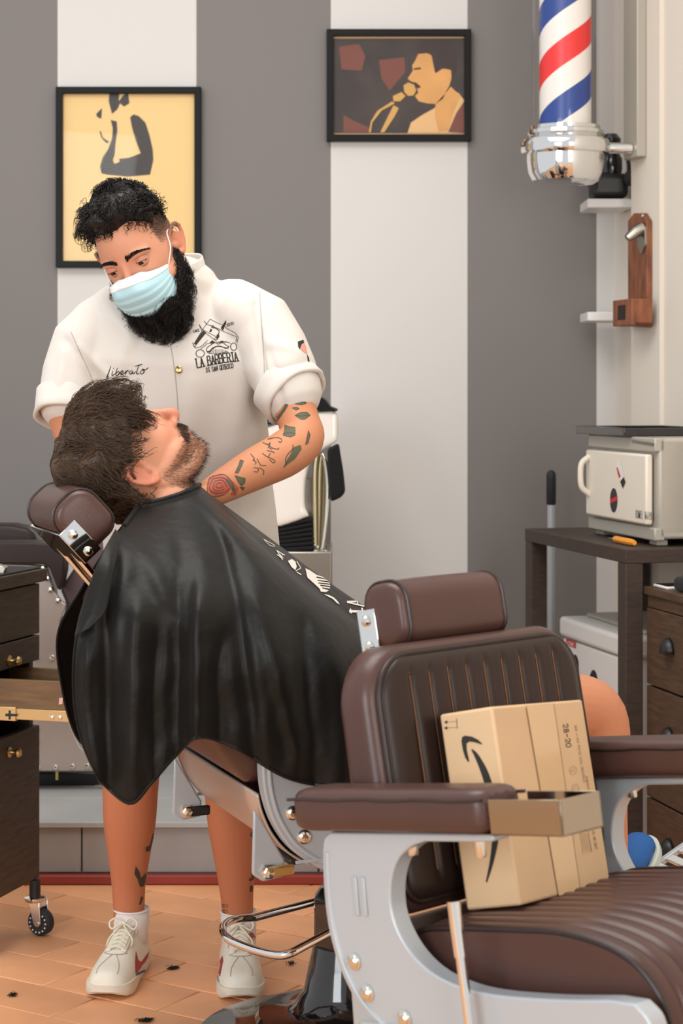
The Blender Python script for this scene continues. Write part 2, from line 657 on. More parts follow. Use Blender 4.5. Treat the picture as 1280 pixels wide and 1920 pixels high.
def print_px(name, polys, region, sc, yplane, mt, parent):
    pcs = []
    for pl_ in polys:
        pcs.append(fill2d([(region[0] + x / sc, region[1] + y / sc) for x, y in pl_]))
    return flat_print(name, pcs, lambda a, b: W(a, b, yplane), mt, parent)


M['gold_print'] = mat('gold_paper', (232, 196, 132), 0.6)
M['dark_print'] = mat('dark_print', (62, 56, 54), 0.6)
r, (x0, x1, z0, z1), d = pic_frame('framed_poster', 105, 163, 377, 502, 'black framed gold poster with a dark silhouette, behind the standing barber', 'picture')
bk_ = MB().box((x0, 6.186, z0), (x1, 6.194, z1)).build('poster', 'gold_print', r, smooth=False)
RG = (80, 140)
sil = [
    [(500, 125), (575, 125), (570, 200), (600, 160), (640, 130), (650, 215), (610, 240), (580, 215), (560, 260), (520, 295), (495, 200)],
    [(510, 340), (555, 350), (560, 420), (545, 520), (540, 600), (525, 640), (540, 670), (580, 650), (570, 630), (640, 625), (735, 590), (700, 500), (670, 400), (655, 320), (680, 298), (720, 310), (770, 360), (800, 450), (825, 560), (830, 640), (805, 750), (640, 765), (480, 750), (440, 740), (430, 690), (450, 620), (490, 560), (520, 480), (525, 400)],
    [(425, 420), (440, 430), (450, 470), (500, 505), (480, 515), (440, 475)],
    [(400, 295), (445, 250), (440, 330), (410, 320)],
]
print_px('silhouette', sil, RG, 4, 6.1855, 'dark_print', r)
MB().box((x0, 6.176, z0), (x1, 6.179, z1)).build('pane', 'pane', r, smooth=False)

M['photo_dark'] = mat('photo_dark', (58, 46, 42), 0.6, mott=(9, 0.35))
M['photo_skin'] = mat('photo_skin', (214, 156, 88), 0.6, mott=(10, 0.12))
M['photo_hair'] = mat('photo_hair', (50, 32, 26), 0.6)
M['photo_red'] = mat('photo_maroon', (116, 62, 48), 0.6)
M['photo_white'] = mat('photo_cloth', (224, 178, 122), 0.6)
M['photo_paper'] = mat('photo_border', (206, 168, 124), 0.6)
M['photo_metal'] = mat('photo_microphone', (206, 158, 84), 0.6)
r, (x0, x1, z0, z1), d = pic_frame('framed_photograph', 612, 55, 883, 265, 'black framed photograph of a singer at a microphone, high on the white stripe', 'picture')
MB().box((x0, 6.186, z0), (x1, 6.194, z1)).build('mount', 'photo_paper', r, smooth=False)
RG = (590, 30)
yp = 6.1855
print_px('picture_ground', [[(135, 170), (1125, 168), (1128, 880), (140, 880)]], RG, 4, yp, 'photo_dark', r)
yp -= .0006
for gl in ([(480, 330), (670, 310), (680, 420), (560, 560), (500, 470)], [(215, 740), (300, 790), (420, 840), (420, 872), (215, 872)], [(180, 230), (330, 210), (380, 300), (350, 410), (200, 400)]):
    print_px('stage_glow', [gl], RG, 4, yp, 'photo_red', r)
print_px('singer_shoulder', [[(695, 878), (720, 800), (800, 745), (890, 695), (960, 640), (1020, 545), (1080, 580), (1118, 630), (1122, 878)]], RG, 4, yp, 'photo_white', r)
yp -= .0006
print_px('singer_face', [[(775, 285), (870, 275), (900, 420), (960, 395), (1020, 400), (1025, 460), (1010, 520), (985, 560), (960, 620), (905, 660), (840, 655), (780, 640), (750, 600), (775, 575), (765, 540), (780, 520), (720, 490), (695, 470), (735, 410), (730, 370), (755, 330)],
         [(905, 660), (960, 600), (1020, 530), (1090, 600), (1040, 720), (1000, 860), (930, 870), (900, 760)]], RG, 4, yp, 'photo_skin', r)
yp -= .0006
print_px('singer_hair', [[(760, 280), (760, 240), (800, 205), (880, 185), (960, 190), (1040, 240), (1070, 320), (1060, 420), (1030, 470), (1020, 405), (960, 392), (905, 430), (885, 300), (830, 272)], [(700, 488), (760, 500), (795, 530), (780, 545), (745, 525), (700, 510)], [(740, 392), (790, 385), (800, 398), (745, 405)]], RG, 4, yp, 'photo_hair', r)
print_px('singer_vest', [[(1000, 870), (1060, 730), (1118, 640), (1122, 878)]], RG, 4, yp, 'photo_red', r)
print_px('microphone', [[(665, 520), (700, 498), (745, 515), (760, 560), (740, 595), (700, 600), (670, 570)], [(650, 570), (680, 600), (640, 640), (590, 640), (585, 600)], [(580, 640), (600, 655), (500, 710), (430, 800), (420, 872), (405, 872), (420, 790), (470, 710)], [(590, 670), (630, 690), (600, 750), (520, 872), (490, 872), (550, 750)]], RG, 4, yp - .0005, 'photo_metal', r)
MB().box((x0, 6.176, z0), (x1, 6.179, z1)).build('pane', 'pane', r, smooth=False)

# ================================================================ shelves, pole, opener on the right wall
for nm, py, lab in (('wall_shelf', 373, 'white wall shelf in the niche carrying the black gadget'), ('wall_shelf', 585, 'empty white wall shelf, lower of the two in the niche')):
    zt = 1.25 + (730 - py) * 5.96 / F
    root = thing(nm, lab, 'shelf', (.84, 6.02, zt - .027))
    MB().box((.735, 5.95, zt - .027), (.865, 6.14, zt)).build('board', 'white_plastic', root, bevel=.003)
    MB().box((.862, 5.95, zt - .024), (.884, 6.05, zt - .004)).build('bracket', 'white_plastic', root, bevel=.002)

root = thing('pump_sprayer', 'black gadget with a rubber bulb on the top wall shelf', 'sprayer', (.80, 6.03, 1.825))
s_ = 1.825
MB().box((.752, 5.97, s_ + .0005), (.862, 6.08, s_ + .075)).build('body', 'black', root, bevel=.018, seg=4)
mb = MB()
mb.lathe([(.03, 0), (.034, .02), (.034, .05), (.022, .07), (.028, .085), (.03, .11), (.018, .125)], 18, Matrix.Translation((.815, 6.02, s_ + .072)))
mb.build('head', 'black_gloss', root)
mb = MB().tube(cr([(.835, 5.99, s_ + .15), (.85, 5.965, s_ + .14), (.858, 5.955, s_ + .1), (.858, 5.95, s_ + .07)], 6), .006, 8)
mb.build('hose', 'rubber', root)
MB().ball((.862, 5.945, s_ + .055), .021, 14, 10, (1, 1, 1.15)).build('bulb', 'rubber', root)

PC = Vector((.646, 5.75, 0))
root = thing('barber_pole', 'red white and blue barber pole with chrome cup on the right wall', 'barber pole', (PC.x, PC.y, 1.839))
s_ = 649.0
zz = lambda py: 1.25 + (730 - py) / s_
rr = lambda px: px / s_
pm_ = Matrix.Translation(PC)
cup = [(rr(20), zz(349)), (rr(50), zz(347)), (rr(63), zz(340)), (rr(70), zz(326)), (rr(73), zz(305)), (rr(73), zz(291)), (rr(82), zz(289)), (rr(84), zz(284)), (rr(84), zz(270)), (rr(81), zz(264)), (rr(72), zz(261)), (rr(69), zz(257)), (rr(73), zz(253)), (rr(72), zz(247)), (rr(66), zz(244)), (rr(66), zz(238)), (rr(60), zz(238)), (rr(60), zz(250))]
MB().lathe(cup, 48, pm_).build('cup', 'chrome', root, ang=30)
MB().lathe([(r_, 2 * zz(30) - z_ + .28) for r_, z_ in cup], 48, pm_).build('cap', 'chrome', root, ang=30)
MB().lathe([(rr(62.5), zz(246)), (rr(62.5), zz(246) + .96)], 48, pm_, caps=False).build('glass_tube', 'glass', root)
sm = bpy.data.materials.new('spiral_stripes')
sm.use_nodes = True
nt = sm.node_tree
pb = nt.nodes['Principled BSDF']
pb.inputs['Roughness'].default_value = .3
tc = nt.nodes.new('ShaderNodeTexCoord')
sub = nt.nodes.new('ShaderNodeVectorMath')
sub.operation = 'SUBTRACT'
sub.inputs[1].default_value = PC
sep = nt.nodes.new('ShaderNodeSeparateXYZ')
at = nt.nodes.new('ShaderNodeMath')
at.operation = 'ARCTAN2'
nt.links.new(tc.outputs['Object'], sub.inputs[0])
nt.links.new(sub.outputs[0], sep.inputs[0])
nt.links.new(sep.outputs[1], at.inputs[0])
nt.links.new(sep.outputs[0], at.inputs[1])


def mnode(op, a, b):
    n_ = nt.nodes.new('ShaderNodeMath')
    n_.operation = op
    for i_, q_ in ((0, a), (1, b)):
        if isinstance(q_, (int, float)):
            n_.inputs[i_].default_value = q_
        else:
            nt.links.new(q_, n_.inputs[i_])
    return n_.outputs[0]


LEAD = .315
ph = mnode('FRACT', mnode('ADD', mnode('SUBTRACT', mnode('DIVIDE', sep.outputs[2], LEAD), mnode('DIVIDE', at.outputs[0], 2 * PI)), 40.0 + 0.316), 0)
cp = nt.nodes.new('ShaderNodeValToRGB')
cp.color_ramp.interpolation = 'CONSTANT'
el = cp.color_ramp.elements
el[0].position, el[0].color = 0, lin(28, 62, 138)
el[1].position, el[1].color = .25, lin(232, 226, 218)
e = el.new(.5)
e.color = lin(226, 40, 40)
e = el.new(.75)
e.color = lin(232, 226, 218)
nt.links.new(ph, cp.inputs[0])
nt.links.new(cp.outputs[0], pb.inputs['Base Color'])
MB().lathe([(rr(48.5), zz(252)), (rr(48.5), zz(252) + .97)], 48, pm_).build('striped_cylinder', sm, root)
mb = MB()
mb.prism([(.76, zz(295)), (.865, zz(295)), (.865, 2.75), (.76, 2.75)], lambda a, z, t: T(a, t, z), pier_b - .03, pier_b - .0005)
mb.build('mounting_plate', 'grey_metal', root, bevel=.003)
mb = MB()
q = T(.80, pier_b - .03, zz(277))
mb.tube([PC + V(.11, .012, zz(277)), q], .016, 12)
mb.build('arm', 'chrome', root)

root = thing('bottle_opener', 'reddish wooden wall bottle opener with a cap catching box', 'bottle opener', T(.76, pier_b, 1.43))
bo = [(1187, 612), (1223, 614), (1223, 414), (1214, 400), (1198, 400), (1187, 414)]
P2 = []
for px, py in bo:
    q = on_b(px, py, pier_b)
    P2.append((a_of(px, pier_b), q.z))
mb = MB().prism(P2, lambda a, z, t: T(a, t, z), pier_b - .018, pier_b - .0005)
mb.build('board', 'rust_wood', root, bevel=.003)
a0, a1 = a_of(1223, pier_b - .018), a_of(1187, pier_b - .018)
zb, zt = 1.432, 1.507
b0, b1 = pier_b - .018, pier_b - .082
mb = MB()
for lo, hi in (((a0, zb), (a0 + .012, zt)), ((a1 - .012, zb), (a1, zt)), ((a0, zb), (a1, zb + .01))):
    mb.prism([lo, (hi[0], lo[1]), hi, (lo[0], hi[1])], lambda a, z, t: T(a, t, z), b1 + .012, b0)
mb.prism([(a0, zb), (a1, zb), (a1, zt), (a0, zt)], lambda a, z, t: T(a, t, z), b1, b1 + .012)
mb.build('catch_box', 'rust_wood', root, bevel=.002)
am = (a0 + a1) / 2
mb = MB().prism([(am - .028, zb + .017), (am + .03, zb + .017), (am + .03, zt - .016), (am - .028, zt - .016)], lambda a, z, t: T(a, t, z), b1 - .0012, b1 + .002)
mb.build('hole_plate', 'hole_shade', root, smooth=False)  # flat dark plate standing for the shaded hole in the box
mb = MB()
c = T(am, b0, 1.70)
mb.prism([(am - .03, 1.665), (am - .006, 1.64), (am + .006, 1.64), (am + .03, 1.665), (am + .026, 1.715), (am - .026, 1.715)], lambda a, z, t: T(a, t, z), b0 - .006, b0)
mb.tube([T(am, b0, 1.712), T(am, b0 - .026, 1.70), T(am, b0 - .048, 1.682)], [.02, .018, .011], 12)
mb.build('opener', 'steel', root)
MB().lathe([(.006, 0), (.005, .003), (.001, .004)], 10, Matrix.Translation(T(am, b0, 1.748)) @ NV.to_track_quat('Z', 'Y').to_matrix().to_4x4()).build('screw', 'bolt', root)

# ================================================================ table with towel warmer
def tbox(mb, a0, a1, b0, b1, z0, z1):
    return mb.prism([(a0, b0), (a1, b0), (a1, b1), (a0, b1)], lambda a, b, t: T(a, b, t), z0, z1)


root = thing('console_table', 'dark wood console table under the towel warmer', 'table', T(.38, .18, 0))
tbox(MB(), 0, .77, 0, .355, .82, .855).build('tabletop', 'table_wood', root, bevel=.002)
for a, b in ((.001, .001), (.715, .001), (.001, .308), (.715, .308)):
    tbox(MB(), a, a + .054, b, b + .046, 0, .8195).build('leg', 'table_wood', root, bevel=.002)

WB = .10                 # door plane of the warmer
root = thing('towel_warmer', 'cream towel warmer cabinet with stickers on the console table', 'towel warmer', T(.30, .22, .855))
tbox(MB(), .06, .53, WB + .012, .35, .873, 1.128).build('body', 'grey_metal', root, bevel=.008, seg=3)
tbox(MB(), .06, .53, WB + .001, WB + .03, .869, .902).build('base_strip', 'grey_metal', root, bevel=.004)
tbox(MB(), .06, .53, WB + .001, WB + .03, 1.092, 1.128).build('top_strip', 'grey_metal', root, bevel=.004)
tbox(MB(), .06, .078, WB + .02, .349, .885, 1.12).build('side_panel', 'cream', root, bevel=.004)
dr = tbox(MB(), .085, .515, WB - .012, WB + .008, .908, 1.086)
dr = dr.build('door', 'cream', root, bevel=.006, seg=3)
mb = MB().tube(cr([T(.49, WB - .01, .965), T(.49, WB - .032, .985), T(.49, WB - .036, 1.02), T(.49, WB - .032, 1.05), T(.49, WB - .01, 1.068)], 6), .008, 8)
mb.build('handle', 'cream', dr)
bs = WB - .0128


def oval(cx, cy, rx, ry, n=20):
    return [(cx + rx * math.cos(2 * PI * k / n), cy + ry * math.sin(2 * PI * k / n)) for k in range(n)]


fnb = lambda b: (lambda a, c: on_b(a, c, b))
stk = flat_print('oval_sticker', [fill2d(oval(1150, 938, 7, 23))], fnb(bs), 'black', dr)
flat_print('sticker_band', [fill2d([(1143.5, 936), (1156.5, 930), (1156.5, 938), (1143.5, 944)])], fnb(bs - .0006), 'red', dr)
flat_print('slanted_sticker', [fill2d([(1153, 868), (1161, 861), (1173, 904), (1167, 918)])], fnb(bs), 'white_plastic', dr)
flat_print('sticker_mark', [fill2d([(1155, 877), (1157, 876), (1163, 893), (1160, 897)])], fnb(bs - .0006), 'red', dr)
flat_print('sticker_code', [fill2d([(1162, 903), (1169, 894), (1172, 904), (1167, 916)])], fnb(bs - .0006), 'ink', dr)
st, wd = text_strokes('TOWEL WARMER', 14.5, 2.3, .75)
pcs = []
for pl_ in st:
    pcs.append(ribbon2d([(1190.5 + a, 971 - b + a * .13) for a, b in pl_], .62))
flat_print('lettering', pcs, fnb(bs - .0003), 'ink', dr)
flat_print('display', [fill2d([(1183, 824), (1226, 831), (1225, 837), (1184, 830)])], fnb(WB + .0002), 'steel', root)
for a in (.09, .47):
    for b in (WB + .02, .31):
        tbox(MB(), a, a + .05, b, b + .03, .8555, .870).build('foot', 'grey_metal', root, bevel=.002)

root = thing('serving_tray', 'dark shallow tray lying on top of the towel warmer', 'tray', T(.38, .22, 1.128))
tbox(MB(), .215, .565, WB - .015, .34, 1.1285, 1.135).build('base', 'frame_black', root, bevel=.002)
mb = MB()
for a0_, a1_, b0_, b1_ in ((.215, .565, WB - .02, WB - .008), (.215, .565, .332, .344), (.210, .222, WB - .02, .344), (.558, .57, WB - .02, .344)):
    tbox(mb, a0_, a1_, b0_, b1_, 1.1285, 1.15)
mb.build('rim', 'black_gloss', root, bevel=.002)

root = thing('craft_knife', 'orange cutter lying at the front of the console table', 'cutter', T(.33, .06, .855))
c0, c1 = on_b(1150, 1016, .055), on_b(1189, 1018, .055)
c0.z = c1.z = .8645
mb = MB().tube([c0.lerp(c1, .02), c0.lerp(c1, .1), c0.lerp(c1, .5), c0.lerp(c1, .9), c0.lerp(c1, 1)], [.005, .0085, .0085, .0085, .006], 8)
mb.build('grip', 'orange', root)
mb = MB().box((-.028, -.004, -.001), (.0, .004, .001), Matrix.Translation(c0) @ (c1 - c0).to_track_quat('X', 'Z').to_matrix().to_4x4())
mb.build('blade', 'brass', root)

# mini fridge below
root = thing('mini_fridge', 'white mini fridge with stickers standing under the console table', 'fridge', T(.45, .22, 0))
FB = .085
for a in (.22, .66):
    for b in (FB + .02, .33):
        tbox(MB(), a, a + .02, b, b + .02, 0, .021).build('foot', 'black', root)
tbox(MB(), .20, .69, FB + .02, .36, .02, .60).build('body', 'white_plastic', root, bevel=.008)
fd = tbox(MB(), .20, .69, FB, FB + .018, .03, .552).build('door', 'white_plastic', root, bevel=.006)
tbox(MB(), .19, .70, FB - .008, .362, .556, .612).build('top_cover', 'white_plastic', root, bevel=.012, seg=4)
tbox(MB(), .23, .66, FB + .06, .33, .6125, .624).build('lid', 'grey_metal', root, bevel=.004)
flat_print('red_sticker', [fill2d([(1061, 1197), (1079, 1204), (1079, 1216), (1061, 1209)])], fnb(FB - .0008), 'red', fd)
st, wd = text_strokes('CSC', 6, 3.4, 1.0)
flat_print('sticker_lettering', [ribbon2d([(1064 + a, 1208 - b + a * .35) for a, b in pl_], 1.0) for pl_ in st], fnb(FB - .0014), 'white_plastic', fd)
for ov in ((1077, 1250, 7.5, 23), (1112, 1278, 7.5, 22)):
    flat_print('oval_sticker', [fill2d(oval(*ov))], fnb(FB - .0008), 'black', fd)

# chest of drawers
root = thing('chest_of_drawers', 'brown wooden chest of drawers with black cup handles, right edge', 'chest', T(-.26, .25, 0))
CB = .05
tbox(MB(), -.49, -.012, CB + .02, .36, .01, .745).build('body', 'chest_wood', root, smooth=False)
tbox(MB(), -.50, -.006, CB - .004, .365, .745, .764).build('top', 'chest_wood', root, bevel=.002)
tbox(MB(), -.49, -.012, CB + .004, CB + .02, .715, .745).build('rail', 'chest_wood', root, smooth=False)
for (z0, z1) in ((.526, .712), (.25, .521), (.02, .245)):
    for (a0_, a1_) in ((-.252, -.014), (-.488, -.257)):
        q = tbox(MB(), a0_, a1_, CB, CB + .02, z0, z1).build('drawer', 'chest_wood', root, bevel=.002)
        mb = MB()
        am, zm = (a_of(1255, CB) if a0_ > -.3 else -.37), {.526: 1212, .25: 1380, .02: 1588}[z0]
        zc = on_b(1255, zm, CB).z
        P = []
        for i in range(7):
            th = PI / 2 * i / 6
            row = []
            for k in range(13):
                f_ = PI * k / 12
                row.append(T(am + .028 * math.cos(f_) * math.cos(th) ** .5 if False else am + .029 * math.cos(f_) * math.sin(PI / 2 - th * .999), CB - .0005 - .024 * math.sin(th), zc - .016 + .036 * math.sin(f_) * math.sin(PI / 2 - th * .999)))
            P.append(row)
        mb.grid(P)
        mb.build('cup_handle', 'black', q, solid=.002)
root = thing('smartphone', 'white edged phone lying on the chest of drawers', 'phone', T(-.05, .14, .764))
tbox(MB(), -.11, -.025, CB + .012, CB + .16, .7645, .772).build('case', 'white_plastic', root, bevel=.003)
tbox(MB(), -.106, -.029, CB + .016, CB + .156, .7715, .7728).build('screen', 'black_gloss', root)
root = thing('pouch', 'black pouch lying behind the phone on the chest', 'pouch', T(-.22, .16, .764))
tbox(MB(), -.30, -.125, CB + .02, CB + .2, .7645, .80).build('bag', 'black_cloth', root, bevel=.014, seg=4)
tbox(MB(), -.28, -.14, CB + .04, CB + .18, .7985, .806).build('flap', 'black', root, bevel=.003)

# broom
bx_, by_ = (1033 - 640) * 5.95 / F, 5.95
root = thing('broom', 'grey broom handle with black grip leaning by the back wall', 'broom', (bx_, by_, 0))
MB().tube([(bx_, by_, .03), (bx_, by_, .915)], .0115, 14).build('pole', 'silver_side', root)
MB().lathe([(.012, .905), (.0145, .91), (.0145, .985), (.0135, .998), (.009, 1.006), (.002, 1.009)], 16, Matrix.Translation((bx_, by_, 0))).build('grip', 'rubber', root)
MB().box((bx_ - .12, by_ - .02, .03), (bx_ + .12, by_ + .02, .06)).build('head', 'black', root, bevel=.008)
MB().box((bx_ - .115, by_ - .017, .0005), (bx_ + .115, by_ + .017, .032)).build('bristles', 'rubber', root)
# ================================================================ barber chairs
def rrect(w0, w1, h0, h1, rb, rt, n=6):
    """rounded rectangle outline, bottom radius rb, top radius rt"""
    out = []
    for cx, cy, r_, a0 in ((w1 - rb, h0 + rb, rb, -PI / 2), (w1 - rt, h1 - rt, rt, 0), (w0 + rt, h1 - rt, rt, PI / 2), (w0 + rb, h0 + rb, rb, PI)):
        for k in range(n + 1):
            a = a0 + PI / 2 * k / n
            out.append((cx + r_ * math.cos(a), cy + r_ * math.sin(a)))
    return out


PLATE_OUT = cr([(.02, .607), (.004, .595), (-.003, .56), (-.006, .50), (.0, .45), (.018, .40), (.054, .352), (.12, .312), (.2, .297), (.35, .293), (.50, .296), (.545, .312), (.563, .345), (.560, .382), (.54, .402)], 4)
PLATE_IN = cr([(.50, .404), (.40, .398), (.30, .397), (.24, .404), (.19, .42), (.152, .45), (.130, .49), (.130, .53), (.146, .566), (.175, .588), (.205, .597)], 4)
PLATE = PLATE_OUT + PLATE_IN + [(.30, .598), (.33, .599), (.335, .603), (.33, .610)]


def barber_chair(name, label, loc, rz, tilt, dz, pivot, lean, hs, ho, hrot, seat_back=-.17, pegs=True, far_y=.29):
    root = tag(empty(name, (0, 0, 0), 0, False), label, 'barber chair')
    tau = math.radians(tilt)
    TM = Matrix.Translation((-.26, 0, .5 + dz)) @ Matrix.Rotation(-tau, 4, 'Y') @ Matrix.Translation((.26, 0, -.5))
    X0 = -.26
    # ---- pedestal
    MB().lathe([(.0, .0), (.296, .0), (.297, .012), (.285, .026), (.24, .036), (.15, .043), (.0, .046)], 64, caps=False).build('base', 'base_metal', root, ang=30)
    zt = .33 + dz - .12
    MB().lathe([(.0, .043), (.172, .044), (.175, .055), (.168, .066), (.12, .07), (.098, .085), (.082, .11), (.072, .16), (.064, zt - .11), (.0, zt - .11)], 48, caps=False).build('column', 'black_gloss', root, ang=30)
    MB().lathe([(.062, zt - .115), (.066, zt - .1), (.066, zt - .02), (.052, zt), (.0, zt + .001)], 8, caps=False).build('collar', 'black_gloss', root, bevel=.004, ang=30)
    MB().lathe([(.042, zt - .01), (.042, .40 + dz)], 24).build('piston', 'chrome', root)
    MB().box((-.16, -.12, .285), (.16, .12, .30)).xf(TM).build('carriage', 'black', root, bevel=.006)
    # ---- arm frames, pads, holders
    for sd in (-1, 1):
        ys = -.29 if sd < 0 else far_y
        X0 = -.26 if sd < 0 or far_y > .28 else -.295
        pl_ = MB().prism(PLATE, lambda a, b, t: (X0 + a, t, b), ys - .017, ys + .017).xf(TM)
        po = pl_.build('side_plate', 'silver', root, bevel=.006, seg=3)
        yo = ys + sd * .0175
        rim = [(a, b) for a, b in PLATE_OUT[6:-8]]
        P1, P2 = [], []
        for i, (a, b) in enumerate(rim):
            p0, p1 = rim[max(i - 1, 0)], rim[min(i + 1, len(rim) - 1)]
            tx, ty = p1[0] - p0[0], p1[1] - p0[1]
            l_ = math.hypot(tx, ty)
            nx, ny = -ty / l_, tx / l_
            P1.append((a + nx * .012, b + ny * .012))
        mb = MB().tube([(X0 + a, yo - sd * .001, b) for a, b in P1], .0042, 8).xf(TM)
        mb.build('rim', 'silver', po)
        mb = MB()
        for k_, w_ in (((.095, .535), .012), ):
            mb.box((X0 + .058, min(yo, yo + sd * .002), .49), (X0 + .066, max(yo, yo + sd * .002), .545))
            mb.box((X0 + .074, min(yo, yo + sd * .002), .49), (X0 + .082, max(yo, yo + sd * .002), .545))
        mb.xf(TM).build('embossed_mark', 'silver', po, bevel=.001)
        mb = MB().box((X0 + .05, min(yo, yo + sd * .003), .336), (X0 + .52, max(yo, yo + sd * .003), .342)).xf(TM)
        mb.build('ridge', 'silver', po, bevel=.001)
        for a, b in ((.046, .425), (.066, .382), (.135, .352), (.505, .355)):
            m_ = TM @ Matrix.Translation((X0 + a, yo, b)) @ Matrix.Rotation(-sd * PI / 2, 4, 'X')
            mb = MB().lathe([(.0125, 0), (.0125, .0025), (.0095, .0035), (.0095, .006), (.006, .0085), (.0, .009)], 16, m_, caps=False)
            mb.build('bolt', 'bolt', po, ang=30)
        if pegs:
            for a in (.165, .292):
                mb = MB().lathe([(.007, .575), (.008, .578), (.008, .60)], 12, Matrix.Translation((X0 + a, ys, 0))).xf(TM)
                mb.build('peg', 'bolt', po)
        # pad
        pm2 = MB()
        prof = rrect(-.045, .045, .6105, .672, .016, .02, 4)
        rows = []
        n_ = 18
        for i in range(n_ + 1):
            f_ = i / n_
            x_ = X0 - .036 + .382 * f_
            e = min(1, math.sqrt(max(0, 1 - (1 - min(f_, 1 - f_) / .07) ** 2))) if min(f_, 1 - f_) < .07 else 1
            e = .86 + .14 * e
            rows.append([(x_, ys + a * e, .641 + (b - .641) * e) for a, b in prof])
        mb = MB()
        mb.grid(rows, True)
        L_ = len(prof)
        mb.f.append(tuple(range(L_)))
        mb.f.append(tuple(n_ * L_ + k for k in range(L_)))
        pad = mb.xf(TM).build('arm_pad', 'leather', root, sub=1, ang=60)
        for s2 in (-1, 1):
            mb = MB().tube([(X0 - .034 + .378 * k / 12, ys + s2 * .0445, .657 + .001 * math.sin(k * 1.7)) for k in range(13)], .0026, 6).xf(TM)
            mb.build('piping', 'piping', pad)
        # chrome holder at the front end of the pad
        mb = MB()
        xa, xb_ = X0 + .352, X0 + .475
        mb.box((xa, ys - .042, .612), (xb_, ys - .039, .659))
        mb.box((xb_ - .003, ys - .042, .612), (xb_, ys + .042, .659))
        mb.box((xa, ys + .039, .612), (xb_, ys + .042, .659))
        mb.box((xa, ys - .042, .612), (xb_, ys + .042, .615))
        mb.box((X0 + .30, ys - .03, .6105), (xb_ - .02, ys + .03, .6118))
        mb.xf(TM).build('chrome_holder', 'chrome_dark_reflect', root, bevel=.0012)
    # ---- seat cushion
    sx0, sx1, hw = seat_back, .285, .243
    prof = [(sx0, .37), (sx0 - .004, .40), (sx0 + .004, .44), (sx0 + .03, .463), (sx0 + .09, .470), (.04, .474), (.12, .474), (.19, .462), (.24, .44), (.272, .405), (.285, .37), (.283, .345)]
    pr = cr(prof, 5)
    nu = 112
    rows = []
    for (x_, z_) in pr:
        row = []
        for k in range(nu + 1):
            u = k / nu
            y_ = -hw + 2 * hw * u
            g = 0
            if .06 < u < .94:
                ph_ = (u - .06) / .88 * 11
                g = -.0065 * math.exp(-((ph_ - round(ph_)) / .12) ** 2) + .003 * abs(math.sin(ph_ * PI))
            ef = min(u, 1 - u) / .05
            if ef < 1:
                g -= .010 * (1 - ef) ** 2
            nx, nz = 0, 1
            if x_ > .15:
                a_ = min(1, (x_ - .15) / .12)
                nx, nz = math.sin(a_ * PI / 2), math.cos(a_ * PI / 2)
            row.append((x_ + nx * g, y_, z_ + nz * g))
        rows.append(row)
    mb = MB().grid(rows)
    seat = mb.xf(TM).build('seat', 'leather', root, ang=None)
    for sd in (-1, 1):
        poly = [(x_, z_ - .004) for x_, z_ in pr] + [(.25, .335), (sx0, .335)]
        mb = MB().prism(poly, lambda a, b, t: (a, t, b), sd * (hw - .012), sd * (hw + .004)).xf(TM)
        mb.build('seat_side', 'leather', seat, bevel=.006, seg=3)
        mb = MB().tube([(x_, sd * (hw + .002), z_ - .004) for x_, z_ in pr], .0045, 8).xf(TM)
        mb.build('piping', 'piping', seat)
    mb = MB().box((sx0, -hw + .01, .332), (.27, hw - .01, .36)).xf(TM)
    mb.build('seat_base', 'black', root)
    # curved metal pan behind and below the seat
    pp = cr([(-.264, .455), (-.256, .42), (-.236, .378), (-.20, .340), (-.14, .312), (-.06, .302), (.05, .306), (.14, .325)], 5)
    mb = MB().grid([[(a, -.27 + .54 * k / 6, b) for k in range(7)] for a, b in pp]).xf(TM)
    mb.build('seat_pan', 'pan', root, solid=.004, ang=None)
    for sd in (-1, 1):
        mb = MB().prism([(-.27, .43), (-.215, .335), (-.215, .305), (-.255, .30), (-.275, .315)], lambda a, b, t: (a, t, b), sd * .262 - .004, sd * .262 + .004).xf(TM)
        bk2 = mb.build('link_bracket', 'silver', root, bevel=.004)
        m_ = TM @ Matrix.Translation((-.247, sd * .262 - .004, .318)) @ Matrix.Rotation(PI / 2, 4, 'X')
        MB().lathe([(.014, 0), (.014, .006), (.009, .007), (.009, .014), (.0, .015)], 6, m_, caps=False).build('bolt', 'bolt', bk2, ang=20)
        mb = MB().box((-.25, sd * .262 - .014, .308), (-.20, sd * .262 - .006, .328)).xf(TM)
        mb.build('link', 'brass' if sd < 0 else 'black', bk2, bevel=.004)
    # ---- back
    lr = math.radians(lean)
    up, fw = Vector((-math.sin(lr), 0, math.cos(lr))), Vector((math.cos(lr), 0, math.sin(lr)))
    pv = Vector((pivot[0], 0, pivot[1]))

    def B(u, s, w):
        return pv + up * s + fw * w + Vector((0, u, 0))
    thick = .082
    outl = rrect(-.25, .25, -.012, .378, .045, .085, 8)
    mb = MB()
    layers = [(-thick, .032), (-thick + .008, .012), (-thick + .025, 0), (-.018, .0), (-.006, .006), (-.001, .018)]
    cx, cy = 0, .19
    rows = []
    for w_, ins in layers:
        rows.append([B(a * (1 - ins / .25), cy + (b - cy) * (1 - ins / .195), w_) for a, b in outl])
    mb.grid(rows, True)
    n_ = len(outl)
    mb.f.append(tuple(range(n_)))
    mb.f.append(tuple(len(mb.v) - n_ + k for k in range(n_)))
    back = mb.build('backrest', 'leather', root, ang=50)
    # ribbed front pad
    pad_o = rrect(-.232, .232, .004, .362, .035, .07, 8)

